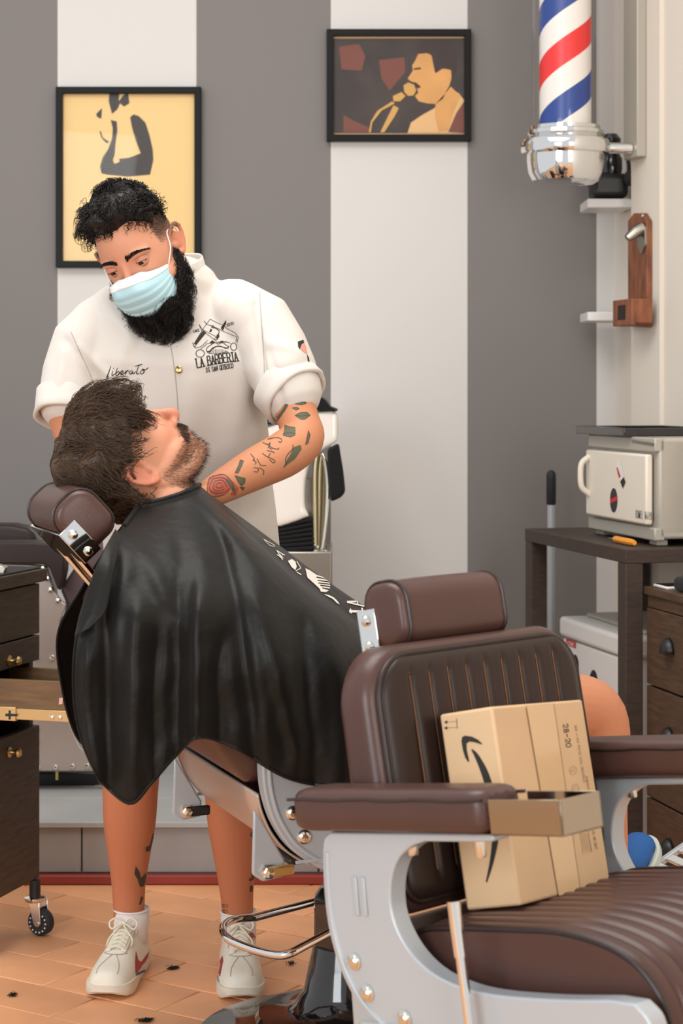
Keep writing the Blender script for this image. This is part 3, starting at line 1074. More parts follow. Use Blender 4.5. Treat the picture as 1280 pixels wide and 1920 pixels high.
    def half_width(s):
        """half width of the pad outline at height s"""
        r_b, r_t = .035, .07
        if s < .004 + r_b:
            d_ = .004 + r_b - s
            return .232 - r_b + math.sqrt(max(0, r_b ** 2 - d_ ** 2))
        if s > .362 - r_t:
            d_ = s - (.362 - r_t)
            return .232 - r_t + math.sqrt(max(0, r_t ** 2 - d_ ** 2))
        return .232
    rows = []
    NS, NU = 44, 140
    grooves = [-.168 + .042 * k for k in range(9)]
    for i in range(NS + 1):
        s = .004 + .358 * (.5 - .5 * math.cos(PI * i / NS))
        hw_ = half_width(s)
        row = []
        for k in range(NU + 1):
            u = -hw_ + 2 * hw_ * k / NU
            edge = min(hw_ - abs(u), s - .004, .362 - s)
            f_ = min(1, edge / .03)
            w_ = -.004 + .018 * math.sqrt(max(0, 1 - (1 - f_) ** 2))
            gate = min(1, max(0, (s - .03) / .02)) * min(1, max(0, (.345 - s) / .015))
            for g in grooves:
                w_ -= gate * .0055 * math.exp(-((u - g) / .005) ** 2)
            row.append(B(u, s, w_))
        rows.append(row)
    mb = MB().grid(rows)
    pad = mb.build('back_pad', 'leather_dark_shaded', back, ang=None)  # same leather as the chair, its shade put into a darker colour
    mb = MB().tube([B(a, b, .001) for a, b in pad_o], .0045, 8, closed=True)
    mb.build('piping', 'piping', back)
    for g in grooves:
        top_ = .345
        mb = MB().tube([B(g, .035 + (top_ - .035) * k / 10, .0098) for k in range(11)], .0009, 4)
        mb.build('stitching', 'thread', back)
    # ---- headrest
    hc = pv + up * hs + fw * ho
    hr = lr + math.radians(hrot)
    hu, hf = Vector((-math.sin(hr), 0, math.cos(hr))), Vector((math.cos(hr), 0, math.sin(hr)))

    def HR(u, s, w):
        return hc + hu * s + hf * w + Vector((0, u, 0))
    prof = rrect(-.045, .047, -.052, .052, .03, .036, 6)
    rows = []
    L_ = .125
    for u, e in ((-L_, .72), (-L_ - .001 + .004, .88), (-L_ + .012, .97), (-L_ + .03, 1.0), (-.04, 1.02), (.04, 1.02), (L_ - .03, 1.0), (L_ - .012, .97), (L_ - .003, .88), (L_, .72)):
        rows.append([HR(u, b * e, a * e) for a, b in prof])
    mb = MB().grid(rows, True)
    n_ = len(prof)
    mb.f.append(tuple(range(n_)))
    mb.f.append(tuple(len(mb.v) - n_ + k for k in range(n_)))
    hd = mb.build('headrest', 'leather', root, ang=60, sub=1)
    for sg in (-1, 1):
        mb = MB().tube([HR(sg * (L_ - .014), b * .975, a * .975) for a, b in prof], .003, 6, closed=True)
        mb.build('piping', 'piping', hd)
    mb = MB()
    for u in (-1, 1):
        q0, q1 = sorted((u * L_ - .001 * u, u * (L_ + .003)))
        mb.add([HR(q0, -.058, -.05), HR(q1, -.058, -.05), HR(q1, -.058, -.012), HR(q0, -.058, -.012), HR(q0, .012, -.05), HR(q1, .012, -.05), HR(q1, .012, -.012), HR(q0, .012, -.012)],
               [(3, 2, 1, 0), (4, 5, 6, 7), (0, 1, 5, 4), (1, 2, 6, 5), (2, 3, 7, 6), (3, 0, 4, 7)])
    for s0, s1, w0, w1 in ((-.058, .012, -.0505, -.047),):
        q0, q1 = -L_ - .003, L_ + .003
        mb.add([HR(q0, s0, w0), HR(q1, s0, w0), HR(q1, s0, w1), HR(q0, s0, w1), HR(q0, s1, w0), HR(q1, s1, w0), HR(q1, s1, w1), HR(q0, s1, w1)],
               [(3, 2, 1, 0), (4, 5, 6, 7), (0, 1, 5, 4), (1, 2, 6, 5), (2, 3, 7, 6), (3, 0, 4, 7)])
    st = mb.build('headrest_bracket', 'chrome', root, bevel=.001)
    for u in (-1, 1):
        for s_ in (-.045, -.005):
            m_ = Matrix.Translation(HR(u * (L_ + .003), s_, -.032)) @ Matrix.Rotation(-u * PI / 2, 4, 'X')
            MB().lathe([(.0085, 0), (.0085, .003), (.006, .006), (.0, .007)], 14, m_, caps=False).build('bolt', 'bolt', st, ang=30)
    for u in (-.06, .06):
        mb = MB().tube([HR(u, -.04, -.044), B(u, .30, -.05)], .007, 10)
        mb.build('post', 'chrome', root)
    root.location = loc
    root.rotation_euler = (0, 0, rz)
    bpy.context.view_layer.update()
    return root


M['chrome_dark_reflect'] = mat('dark_reflect_chrome', (176, 166, 150), 0.08, 1.0)  # chrome darkened so that its tint carries the dark reflections
M['base_metal'] = mat('dark_chrome', (96, 94, 92), 0.07, 1.0)
chair_f = barber_chair('barber_chair', 'brown barber chair in the foreground with a cardboard box on its seat', (.381, 2.92, 0), math.radians(-45), 8, 0,
                       (-.172, .50), 11.4, .425, -.072, 0, far_y=.266)
mb = MB().tube([(.0093, -.335, .562), (.0145, -.335, .53), (.022, -.335, .49)], [.0092, .0092, .0088], 14)
mb.tube([(.022, -.335, .49), (.038, -.335, .40), (.05, -.335, .33)], [.0072, .0072, .0072], 12)
lv = mb.build('recline_lever', 'chrome', None)
lv.parent = chair_f

A2 = math.radians(20)
C2 = Vector((.01, 3.79, 0))
chair_c = barber_chair('barber_chair', 'brown barber chair laid back under the customer in the black cape', C2, A2, 1, .095,
                       (-.205, .60), 35, .535, -.03, 8)
inv = (Matrix.Translation(C2) @ Matrix.Rotation(A2, 4, 'Z')).inverted()
foot = [(592, 1690, 3.87), (480, 1720, 3.86), (445, 1723, 3.83), (424, 1731, 3.78), (417, 1744, 3.73), (430, 1762, 3.68), (470, 1779, 3.625), (518, 1791, 3.585), (545, 1787, 3.58), (570, 1774, 3.60), (632, 1741, 3.66)]
mb = MB().tube([inv @ W(*q) for q in foot[:1]] + cr([inv @ W(*q) for q in foot[1:]], 5), .0078, 12)
fb = mb.build('foot_bar', 'chrome', None)
fb.parent = chair_c
# footrest of the customer's chair: slotted plate on two arms
fr = []
FRM = Matrix.Translation((.735, 0, .235)) @ Matrix.Rotation(math.radians(-28), 4, 'Y')
mb = MB()
mb.box((-.02, -.17, -.006), (.0, .17, .006), FRM)
mb.box((.24, -.17, -.006), (.26, .17, .006), FRM)
mb.box((-.02, -.17, -.006), (.26, -.155, .006), FRM)
mb.box((-.02, .155, -.006), (.26, .17, .006), FRM)
ft = mb.build('footrest', 'silver', None, bevel=.002)
ft.parent = chair_c
for k in range(7):
    o = MB().box((.012 + .033 * k, -.155, -.004), (.032 + .033 * k, .155, .004), FRM).build('slat', 'chrome', None, bevel=.002)
    o.parent = ft
for y in (-.12, .12):
    o = MB().tube([(.18, y, .38), (.45, y, .30), (.745, y, .232)], .012, 10).build('footrest_arm', 'chrome', None)
    o.parent = chair_c

# ---------------------------------------------------------------- cardboard box on the front chair
BM = Matrix(((.55, -.825, -.131, .2566), (.83, .522, .197, 2.85), (-.094, -.217, .972, .5111), (0, 0, 0, 1)))
bl, bw_, bh = .2938, .0905, .2839
root = thing('cardboard_box', 'taped brown cardboard box with a curved arrow, on the front chair', 'box', BM @ Vector((bl / 2, bw_ / 2, 0)))
bx = MB().box((0, 0, 0), (bl, bw_, bh), BM).build('carton', 'card', root, bevel=.004, seg=2)


def box_px(face):
    """pixel -> point on a face of the box: 'a' the long printed face (y=0), 'b' the narrow arrow face (x=0)"""
    inv_ = BM.inverted()
    o_ = inv_ @ Vector((0, 0, CZ))

    def fn(px, py, off=0.0006):
        q = inv_ @ W(px, py, 1.0)
        d_ = q - o_
        k_ = 1 if face == 'a' else 0
        t_ = (-off - o_[k_]) / d_[k_]
        return BM @ (o_ + d_ * t_)
    return fn


fa, fbx = box_px('a'), box_px('b')
zc = lambda x, y: (800 + x / 3.556, 1280 + y / 3.556)
arrow1 = cr([zc(*p) for p in [(300, 440), (335, 470), (375, 530), (410, 600), (440, 690), (462, 790), (477, 900), (480, 1010), (465, 1110), (435, 1230), (400, 1335)]], 3)
arrow1 += cr([zc(*p) for p in [(392, 1325), (415, 1210), (430, 1100), (437, 1000), (432, 900), (412, 790), (388, 690), (360, 600), (325, 510), (297, 450)]], 3)
arrow2 = [zc(*p) for p in [(370, 408), (340, 380), (300, 360), (255, 353), (235, 362), (230, 390), (240, 450), (255, 500), (277, 532), (282, 520), (266, 450), (264, 405), (285, 392), (320, 398), (365, 412)]]


def ladder(poly):
    """fill a long shape whose outline runs down one side and back up the other"""
    n_ = len(poly) // 2
    a_, b_ = poly[:n_], poly[::-1][:n_]
    vs_ = a_ + b_
    return vs_, [(i, i + 1, n_ + i + 1, n_ + i) for i in range(n_ - 1)]


flat_print('arrow_tail', [ladder(arrow1)], fbx, 'ink', bx)
flat_print('arrow_head', [fill2d(arrow2)], fbx, 'ink', bx)
pcs = []
for y_ in (263, 302):
    pcs.append(ribbon2d([zc(125, y_), zc(200, y_ - 4)], .7))
    pcs.append(fill2d([zc(112, y_), zc(136, y_ - 12), zc(136, y_ + 12)]))
pcs.append(ribbon2d([zc(197, 240), zc(203, 305)], .9))
flat_print('handling_arrows', pcs, fbx, 'ink', bx)


def box_text(name, txt, p0, dirx, h_, w_, gap, lw, m_):
    st_, _ = text_strokes(txt, h_, w_, gap)
    dx, dy = dirx
    l_ = math.hypot(dx, dy)
    dx, dy = dx / l_, dy / l_
    pcs_ = [ribbon2d([(p0[0] + a * dx + b * dy, p0[1] + a * dy - b * dx) for a, b in pl_], lw) for pl_ in st_]
    return flat_print(name, pcs_, fa, m_, bx)


box_text('number_print', '28-20', zc(908, 278), (28, 185), 8.8, 6.6, 2.6, 1.5, 'ink')
box_text('address_print', 'BOX A-103 PEFCO 0201 36X23X15', zc(985, 288), (78, 500), 4.0, 2.6, 1.25, .55, 'ink_soft')
box_text('address_print', 'DCBOX15', zc(1058, 625), (25, 150), 3.6, 2.6, 1.2, .55, 'ink_soft')
box_text('address_print', 'NO HEIGHT', zc(1100, 985), (30, 165), 4.2, 2.9, 1.4, .8, 'ink_soft')
pcs = []
for q in ((975, 585), (990, 705)):
    c_ = zc(*q)
    pcs.append(ribbon2d(oval(c_[0], c_[1], 6.5, 8, 18) + [oval(c_[0], c_[1], 6.5, 8, 18)[0]], .5))
    pcs.append(ribbon2d([(c_[0] - 4, c_[1] + 2), (c_[0], c_[1] - 5), (c_[0] + 4, c_[1] + 2), (c_[0] - 4, c_[1] + 2)], .5))
pcs.append(ribbon2d([zc(1020, 1000), zc(1078, 990), zc(1100, 1130), zc(1040, 1142), zc(1020, 1000)], .5))
for k in range(5):
    pcs.append(ribbon2d([zc(1030 + k * 11, 1005), zc(1050 + k * 11, 1125)], .45))
flat_print('stamp_print', pcs, fa, 'ink_soft', bx)
M['seam'] = mat('carton_seam', (120, 88, 58), .8)
flat_print('seam', [ribbon2d([zc(660, 170), zc(875, 1425)], .7)], fa, 'seam', bx)
M['tape'] = mat('clear_tape', (214, 180, 138), .18)
tp = flat_print('packing_tape', [fill2d([zc(664, 152), zc(848, 138), zc(1026, 1395), zc(880, 1420)])], lambda a, b: fa(a, b, .0012), 'tape', bx)
flat_print('tape_edge', [ribbon2d([zc(846, 140), zc(1026, 1395)], .6)], lambda a, b: fa(a, b, .0016), 'seam', bx)
# ================================================================ trolley on the left
UQ, NQ = Vector((.29, .957, 0)), Vector((.957, -.29, 0))   # along the front (away), out of the front
QD = 4.58
AW = .235                # width of the trolley front
QO = W(65, 1645, QD)
QO.z = 0


def Q(a, b, z=0.0):
    """trolley frame: a along the front towards the camera, b outwards"""
    return QO - UQ * a + NQ * b + Vector((0, 0, z))


def qbox(mb, a0, a1, b0, b1, z0, z1):
    return mb.prism([(a0, b0), (a1, b0), (a1, b1), (a0, b1)], lambda a, b, t: Q(a, b, t), z0, z1)


def qz(py, d=QD):
    return CZ - (py - H) * d / F


zbot, ztop = qz(1646), qz(1063)
root = thing('trolley', 'dark wooden barber trolley on casters with one drawer pulled out', 'trolley', Q(.25, -.2))
qbox(MB(), .0, .02, -.42, -.004, zbot, ztop - .035).build('side_panel', 'dark_wood', root, bevel=.001)
qbox(MB(), AW - .02, AW, -.42, -.004, zbot, ztop - .035).build('side_panel', 'dark_wood', root, bevel=.001)
qbox(MB(), .02, AW - .02, -.42, -.41, zbot, ztop - .035).build('back_panel', 'dark_wood', root)
qbox(MB(), .02, AW - .02, -.41, -.004, zbot, zbot + .018).build('bottom_panel', 'dark_wood', root)
qbox(MB(), -.022, AW + .02, -.44, .022, ztop - .033, ztop - .004).build('top', 'dark_wood', root, bevel=.002)
qbox(MB(), -.01, AW + .01, -.42, .012, ztop - .0035, ztop).build('top_mat', 'rubber', root, bevel=.001)
zd = [qz(1188), qz(1238), qz(1352)]
knobs = []
for nm, z0, z1, kz in (('drawer', qz(1186), ztop - .037, None), ('drawer', qz(1236), qz(1189), qz(1221)), ('door', zbot + .004, qz(1358), qz(1387))):
    q = qbox(MB(), .003, AW - .003, -.004, .014, z0, z1).build(nm, 'dark_wood', root, bevel=.002)
    if kz:
        px = 17
        # knob sits where the photo shows it on the front plane
        u = (px - 640) / F
        d_ = (QO.x * NQ.x + QO.y * NQ.y + .014) / (u * NQ.x + NQ.y)
        p_ = Vector((u * d_, d_, kz))
        m_ = Matrix.Translation(p_) @ NQ.to_track_quat('Z', 'Y').to_matrix().to_4x4()
        MB().lathe([(.011, 0), (.012, .002), (.005, .004), (.004, .012), (.009, .018), (.011, .023), (.008, .028), (.0, .029)], 16, m_, caps=False).build('knob', 'brass', q)
# pulled-out drawer
ex = .215
A1 = AW - .022


def on_qa(px, py, a):
    """point of the vertical plane a = const (drawer side) seen at a pixel"""
    u = (px - 640) / F
    o_ = QO - UQ * a
    d_ = (o_.x * UQ.x + o_.y * UQ.y) / (u * UQ.x + UQ.y)
    return W(px, py, d_)


zside1, zside0 = on_qa(60, 1276, A1).z, on_qa(60, 1350, A1).z
zr0, zr1 = on_qa(60, 1352, A1).z, on_qa(60, 1329, A1).z
dw = qbox(MB(), A1 - .012, A1, -.05, ex, zside0 + .004, zside1).build('open_drawer', 'drawer_wood', root, bevel=.001)
qbox(MB(), .02, .032, -.05, ex, zside0 + .004, zside1).build('drawer_side', 'drawer_wood', dw, bevel=.001)
qbox(MB(), .032, A1 - .012, -.05, ex, zside0 + .004, zside0 + .014).build('drawer_bottom', 'drawer_wood', dw)
qbox(MB(), .0, AW, ex, ex + .018, zside0 - .01, zside1 + .03).build('drawer_front', 'dark_wood', dw, bevel=.002)
rl = qbox(MB(), A1 + .0005, A1 + .008, .03, ex - .01, zr0 + .003, zr1).build('slide_rail', 'gold_rail', root, bevel=.001)
qbox(MB(), A1 + .0002, A1 + .012, -.1, .062, zr0, zr1 + .003).build('rail_carriage', 'gold_rail', rl, bevel=.001)
for px_ in (97, 112):
    p_ = on_qa(px_, 1345, A1 + .0082)
    m_ = Matrix.Translation(p_) @ (-UQ).to_track_quat('Z', 'Y').to_matrix().to_4x4()
    MB().lathe([(.0055, 0), (.005, .002), (.0, .003)], 12, m_, caps=False).build('screw', 'bolt', rl)
p_ = on_qa(28, 1341, A1 + .012)
qp = [(18, 1338), (24, 1338), (24, 1332), (28, 1332), (28, 1338), (40, 1339), (40, 1343), (28, 1343), (28, 1349), (24, 1349), (24, 1343), (18, 1343)]
flat_print('latch', [fill2d(qp)], lambda a, b: on_qa(a - 8, b, A1 + .0125), 'black', rl)
M['pink'] = mat('pink_label', (226, 176, 172), .6)
flat_print('price_label', [fill2d([(111, 1309), (118, 1308), (117, 1320), (110, 1321)])], lambda a, b: on_qa(a, b, A1 + .0006), 'pink', dw)
# casters
for a, b in ((.03, -.03), (AW - .03, -.03), (.03, -.39), (AW - .03, -.39)):
    p_ = Q(a, b)
    far = a < .1 and b > -.1
    if far:
        p_ = Vector(((72 - 640) * 4.56 / F, 4.56, 0))
    fk = MB().lathe([(.013, .085), (.013, zbot + .001)], 14, Matrix.Translation(Vector((p_.x - .008, p_.y, 0)))).build('caster_stem', 'black', root)
    MB().lathe([(.022, .078), (.024, .081), (.024, .087), (.012, .09)], 16, Matrix.Translation(Vector((p_.x - .008, p_.y, 0)))).build('swivel', 'chrome', fk)
    dv = Vector((.9, -.44, 0)).normalized()
    sd_ = Vector((-dv.y, dv.x, 0))
    hub = p_ + Vector((.006, 0, .0305))
    for s_ in (-1, 1):
        mb = MB()
        for k_ in (0, 1):
            pass
        pts = [(-.024, .052), (.006, .052), (.010, .0), (.004, -.008), (-.004, -.008), (-.010, .0)]
        mb.prism(pts, lambda u, v, t: hub + dv * u + Vector((0, 0, v)) + sd_ * t, s_ * .0150, s_ * .0172)
        mb.build('fork', 'chrome', fk, bevel=.001)
    m_ = Matrix.Translation(hub) @ sd_.to_track_quat('Z', 'Y').to_matrix().to_4x4()
    MB().lathe([(.010, -.0135), (.026, -.0135), (.030, -.009), (.0302, 0), (.030, .009), (.026, .0135), (.010, .0135)], 28, m_).build('wheel', 'rubber', fk)
    MB().lathe([(.006, -.020), (.006, .020)], 10, m_).build('axle', 'bolt', fk)
    mb = MB()
    for k_ in range(14):
        an = 2 * PI * k_ / 14
        c_ = m_ @ Vector((.0215 * math.cos(an), .0215 * math.sin(an), -.0138))
        mb.ball(c_, .0022, 6, 4)
    o = mb.build('wheel_dots', 'white_plastic', fk)
    o['kind'] = 'stuff'

# clipper lying on the trolley
root = thing('hair_clipper', 'silver hair clipper lying on the trolley top', 'hair clipper', Q(.15, -.05, ztop))
p_ = on_qa(0, 1045, .14)
base_ = Vector((p_.x - .03, p_.y, ztop + .018))
MB().tube([base_ + V(-.09, 0, .002), base_ + V(-.04, 0, .004), base_ + V(.0, 0, .004), base_ + V(.022, -.004, .0)], [.014, .0175, .0165, .013], 12).build('body', 'silver', root)
MB().box((-.0, -.016, -.01), (.024, .016, .006), Matrix.Translation(base_ + V(.022, -.004, -.004)) @ Matrix.Rotation(.35, 4, 'Y')).build('blade', 'steel', root, bevel=.002)

# ================================================================ second chair on the step, studded metal sides
root = thing('studded_armchair', 'brown armchair with studded metal sides on the step, left edge', 'armchair', W(60, 1470, 5.5) * 1)
D1 = 5.42
px_ = lambda x, y, d=D1: W(x, y, d)


def vslab(poly, d0, d1):
    """a plate standing in the picture's left-right direction with real thickness from depth d0 to d1"""
    mb = MB()
    return mb.prism([((x - 640) * d0 / F, CZ - (y - H) * d0 / F) for x, y in poly], lambda a, b, t: (a, t, b), d0, d1)


sidep = [(-160, 1052), (55, 1058), (88, 1062), (94, 1085), (103, 1110), (112, 1125), (124, 1133), (112, 1165), (107, 1195), (112, 1250), (120, 1330), (150, 1400), (205, 1446), (-160, 1447)]
sp = vslab(sidep, D1, D1 + .02).build('side_panel', 'studded', root, bevel=.004)
studs = [(81, 1066), (90, 1085), (95, 1106), (109, 1126), (70, 1233), (98, 1234), (70, 1368), (70, 1391), (72, 1441), (104, 1440), (136, 1438), (164, 1437), (40, 1442), (10, 1443), (-20, 1444), (182, 1425)]
for x, y in studs:
    m_ = Matrix.Translation(W(x, y, D1)) @ Matrix.Rotation(PI / 2, 4, 'X')
    MB().lathe([(.009, -.001), (.0085, .002), (.006, .005), (.0, .0062)], 12, m_, caps=False).build('stud', 'bolt', sp)
arm = [(-160, 1016), (60, 1017), (98, 1020), (116, 1030), (121, 1046), (119, 1075), (112, 1108), (107, 1103), (100, 1085), (92, 1064), (80, 1058), (-160, 1056)]
vslab(arm, D1 - .03, D1 + .07).build('armrest', 'leather_dark_shaded', root, bevel=.018, seg=4)
bk_ = [(-160, 982), (20, 984), (50, 990), (64, 1001), (69, 1016), (60, 1030), (-160, 1030)]
vslab(bk_, D1 + .25, D1 + .36).build('far_armrest', 'leather_dark_shaded', root, bevel=.015, seg=4)
bq = [(112, 1105), (150, 1048), (178, 1008), (230, 1000), (240, 1300), (112, 1300), (107, 1200), (124, 1133)]
vslab(bq, D1 + .06, D1 + .22).build('backrest', 'sleeve', root, bevel=.01, seg=3)
vslab([(-160, 1180), (200, 1180), (190, 1380), (-160, 1380)], D1 + .03, D1 + .35).build('seat', 'leather_dark_shaded', root, bevel=.01)
fr_ = [(-100, 1449), (210, 1449), (150, 1492), (-60, 1492)]
vslab(fr_, D1 + .08, D1 + .34).build('base', 'black', root, bevel=.004)  # black base block, also standing for the shadow under the chair
MB().tube([W(107, 1446, D1 + .04), W(107, 1462, D1 + .04)], .005, 8).build('foot_pin', 'brass', root)
# ================================================================ people: body tools
M['skin'] = mat_vcol('skin', 0.52, 0.12, bump=(260, 0.10, 0.001), spec=0.35)
M['shirt'] = mat('white_twill', (208, 202, 194), 0.85, bump=(700, 0.06), sheen=0.1)
M['shorts'] = mat('dark_shorts', (60, 58, 60), 0.9)
M['hair_black'] = mat('black_hair', (24, 19, 16), 0.45, spec=0.35)
M['hair_brown'] = mat('dark_brown_hair', (74, 55, 39), 0.42, spec=0.4)
M['eye_white'] = mat('eye_white', (214, 204, 196), 0.15)
M['iris'] = mat('iris', (44, 26, 16), 0.1)
M['sock'] = mat('white_sock', (232, 226, 222), 0.9, bump=(500, 0.3))
M['shoe_white'] = mat('white_shoe_leather', (230, 223, 206), 0.5, bump=(200, 0.05))
M['shoe_sole'] = mat('shoe_sole', (220, 212, 194), 0.6, mott=(25, 0.08))
M['lace'] = mat('cream_lace', (222, 214, 194), 0.85)
M['mask'] = mat('blue_mask', (176, 214, 224), 0.85)
M['mask_white'] = mat('white_mask_edge', (236, 232, 230), 0.85)


def loft(mb, rings, n=24, cap=True):
    """rings: (centre, side radius, other radius, side vector); ends are rounded off"""
    C_ = [Vector(r_[0]) for r_ in rings]
    L_ = len(rings)
    out = []
    for i, (c, ra, rb, sv) in enumerate(rings):
        t = (C_[min(i + 1, L_ - 1)] - C_[max(i - 1, 0)]).normalized()
        s_ = Vector(sv)
        s_ = (s_ - t * s_.dot(t)).normalized()
        o_ = t.cross(s_)
        out.append((C_[i], ra, rb, s_, o_, t))
    seq = []
    if cap:
        c, ra, rb, s_, o_, t = out[0]
        for k in (1, 2, 3):
            a = PI / 2 * (4 - k) / 4
            seq.append((c - t * min(ra, rb) * math.sin(a), ra * math.cos(a), rb * math.cos(a), s_, o_))
    seq += [q[:5] for q in out]
    if cap:
        c, ra, rb, s_, o_, t = out[-1]
        for k in (1, 2, 3):
            a = PI / 2 * k / 4
            seq.append((c + t * min(ra, rb) * math.sin(a), ra * math.cos(a), rb * math.cos(a), s_, o_))
    P = []
    for c, ra, rb, s_, o_ in seq:
        P.append([c + s_ * ra * math.cos(2 * PI * k / n) + o_ * rb * math.sin(2 * PI * k / n) for k in range(n)])
    k0 = len(mb.v)
    mb.grid(P, True)
    mb.f.append(tuple(k0 + k for k in range(n - 1, -1, -1)))
    mb.f.append(tuple(k0 + (len(P) - 1) * n + k for k in range(n)))
    return mb


def limb(mb, pts, n=20, sub=5, side=(1, 0, 0)):
    """pts: (x, y, z, radius)"""
    s_ = cr(pts, sub)
    return loft(mb, [(Vector(q[:3]), q[3], q[3], side) for q in s_], n)


def wl(px, py, d, r):
    return tuple(W(px, py, d)) + (r,)


def fuse(mb, name, voxel, smooth=3, fac=.5, parent=None, mt='skin', extra=None):
    """voxel-fuses everything in mb to one continuous surface"""
    me = bpy.data.meshes.new(name + '_raw')
    me.from_pydata(mb.v, [], mb.f)
    bm = bmesh.new()
    bm.from_mesh(me)
    bmesh.ops.recalc_face_normals(bm, faces=bm.faces)
    bm.to_mesh(me)
    bm.free()
    o = bpy.data.objects.new(name, me)
    COL.objects.link(o)
    m1 = o.modifiers.new('r', 'REMESH')
    m1.mode = 'VOXEL'
    m1.voxel_size = voxel
    if smooth:
        m2 = o.modifiers.new('s', 'SMOOTH')
        m2.factor = fac
        m2.iterations = smooth
    dg = bpy.context.evaluated_depsgraph_get()
    new = bpy.data.meshes.new_from_object(o.evaluated_get(dg))
    new.name = name
    o.modifiers.clear()
    o.data = new
    bpy.data.meshes.remove(me)
    new.materials.clear()
    new.materials.append(M[mt])
    new.shade_smooth()
    if parent is not None:
        attach(o, parent)
    return o


def coords(me):
    a = np.empty(len(me.vertices) * 3)
    me.vertices.foreach_get('co', a)
    return a.reshape(-1, 3)


def normals(me):
    a = np.empty(len(me.vertices) * 3)
    me.vertex_normals.foreach_get('vector', a) if hasattr(me, 'vertex_normals') else me.vertices.foreach_get('normal', a)
    return a.reshape(-1, 3)


def set_coords(me, co):
    me.vertices.foreach_set('co', co.reshape(-1))
    me.update()


def paint(me, rgb):
    """per-vertex colours (linear)"""
    at_ = me.color_attributes.new('Col', 'FLOAT_COLOR', 'POINT')
    a = np.ones((len(rgb), 4))
    a[:, :3] = rgb
    at_.data.foreach_set('color', a.reshape(-1))


def bvh(o):
    me = o.data
    return BVHTree.FromPolygons([v.co for v in me.vertices], [tuple(p.vertices) for p in me.polygons])


CAMP = Vector((0, 0, CZ))


def cast(tree, px, py, off=.0008, maxd=20):
    d_ = (W(px, py, 1.0) - CAMP).normalized()
    h_ = tree.ray_cast(CAMP, d_, maxd)
    if h_[0] is None:
        return None
    nr = h_[1]
    if nr.dot(d_) > 0:
        nr = -nr
    return h_[0] + nr * off


def decal(name, pieces, tree, mt, parent, off=.0008, dmax=None):
    """prints 2-D pieces (verts in photograph pixels, faces) onto the surface behind tree"""
    mb = MB()
    for vs_, fs in pieces:
        P = [cast(tree, a, b, off) for a, b in vs_]
        ok = [p is not None and (dmax is None or p.y < dmax) for p in P]
        keep = [f for f in fs if all(ok[i] for i in f)]
        if not keep:
            continue
        mb.add([p if p is not None else Vector((0, 0, 0)) for p in P], keep)
    if not mb.f:
        return None
    o = mb.build(name, mt, parent, ang=None, fix=False)
    bm = bmesh.new()
    bm.from_mesh(o.data)
    bmesh.ops.delete(bm, geom=[v for v in bm.verts if not v.link_faces], context='VERTS')
    bm.to_mesh(o.data)
    bm.free()
    return o


def fill_fine(poly, step=3.0):
    """filled outline as fine triangles so that it can follow a curved surface"""
    vs_, fs = fill2d(poly)
    bm = bmesh.new()
    bv = [bm.verts.new((a, b, 0)) for a, b in vs_]
    for f in fs:
        try:
            bm.faces.new([bv[i] for i in f])
        except ValueError:
            pass
    for _ in range(5):
        lg = [e for e in bm.edges if e.calc_length() > step]
        if not lg:
            break
        bmesh.ops.subdivide_edges(bm, edges=lg, cuts=1)
        bmesh.ops.triangulate(bm, faces=bm.faces)
    bm.verts.index_update()
    out = [(v.co.x, v.co.y) for v in bm.verts], [tuple(v.index for v in f.verts) for f in bm.faces]
    bm.free()
    return out


def stroke(pl, wd, step=2.5, smooth=True):
    q = cr(pl, 5) if smooth and len(pl) > 2 else pl
    q = dens(q, step)
    if hasattr(wd, '__len__'):
        n_ = len(q)
        wd = [float(np.interp(i / max(1, n_ - 1) * (len(wd) - 1), range(len(wd)), wd)) for i in range(n_)]
    return ribbon2d(q, wd)


def strands(name, roots, mt, parent, n=3, kind='stuff'):
    """roots: list of (points, radius); one mesh of fine tapered hairs"""
    V_, F_ = [], []
    for pts, r_ in roots:
        P = np.array(pts)
        L_ = len(P)
        k0 = len(V_)
        t = np.gradient(P, axis=0)
        t /= np.linalg.norm(t, axis=1)[:, None] + 1e-9
        a = np.cross(t, np.array([.3, .5, .81]))
        a /= np.linalg.norm(a, axis=1)[:, None] + 1e-9
        b = np.cross(t, a)
        for i in range(L_):
            rr_ = r_ * (1 - .75 * (i / (L_ - 1)) ** 2)
            for k in range(n):
                an = 2 * PI * k / n
                V_.append(P[i] + (a[i] * math.cos(an) + b[i] * math.sin(an)) * rr_)
        for i in range(L_ - 1):
            for k in range(n):
                k2 = (k + 1) % n
                F_.append((k0 + i * n + k, k0 + i * n + k2, k0 + (i + 1) * n + k2, k0 + (i + 1) * n + k))
    me = bpy.data.meshes.new(name)
    me.from_pydata(np.array(V_).tolist(), [], F_)
    me.materials.append(M[mt])
    me.shade_smooth()
    o = bpy.data.objects.new(name, me)
    COL.objects.link(o)
    if parent is not None:
        attach(o, parent)
    if kind:
        o['kind'] = kind
    return o


# ---------------------------------------------------------------- head (local: x = person's right, y = forward, z = up)
def sst(a, b, x):
    t = np.clip((x - a) / (b - a), 0, 1)
    return t * t * (3 - 2 * t)


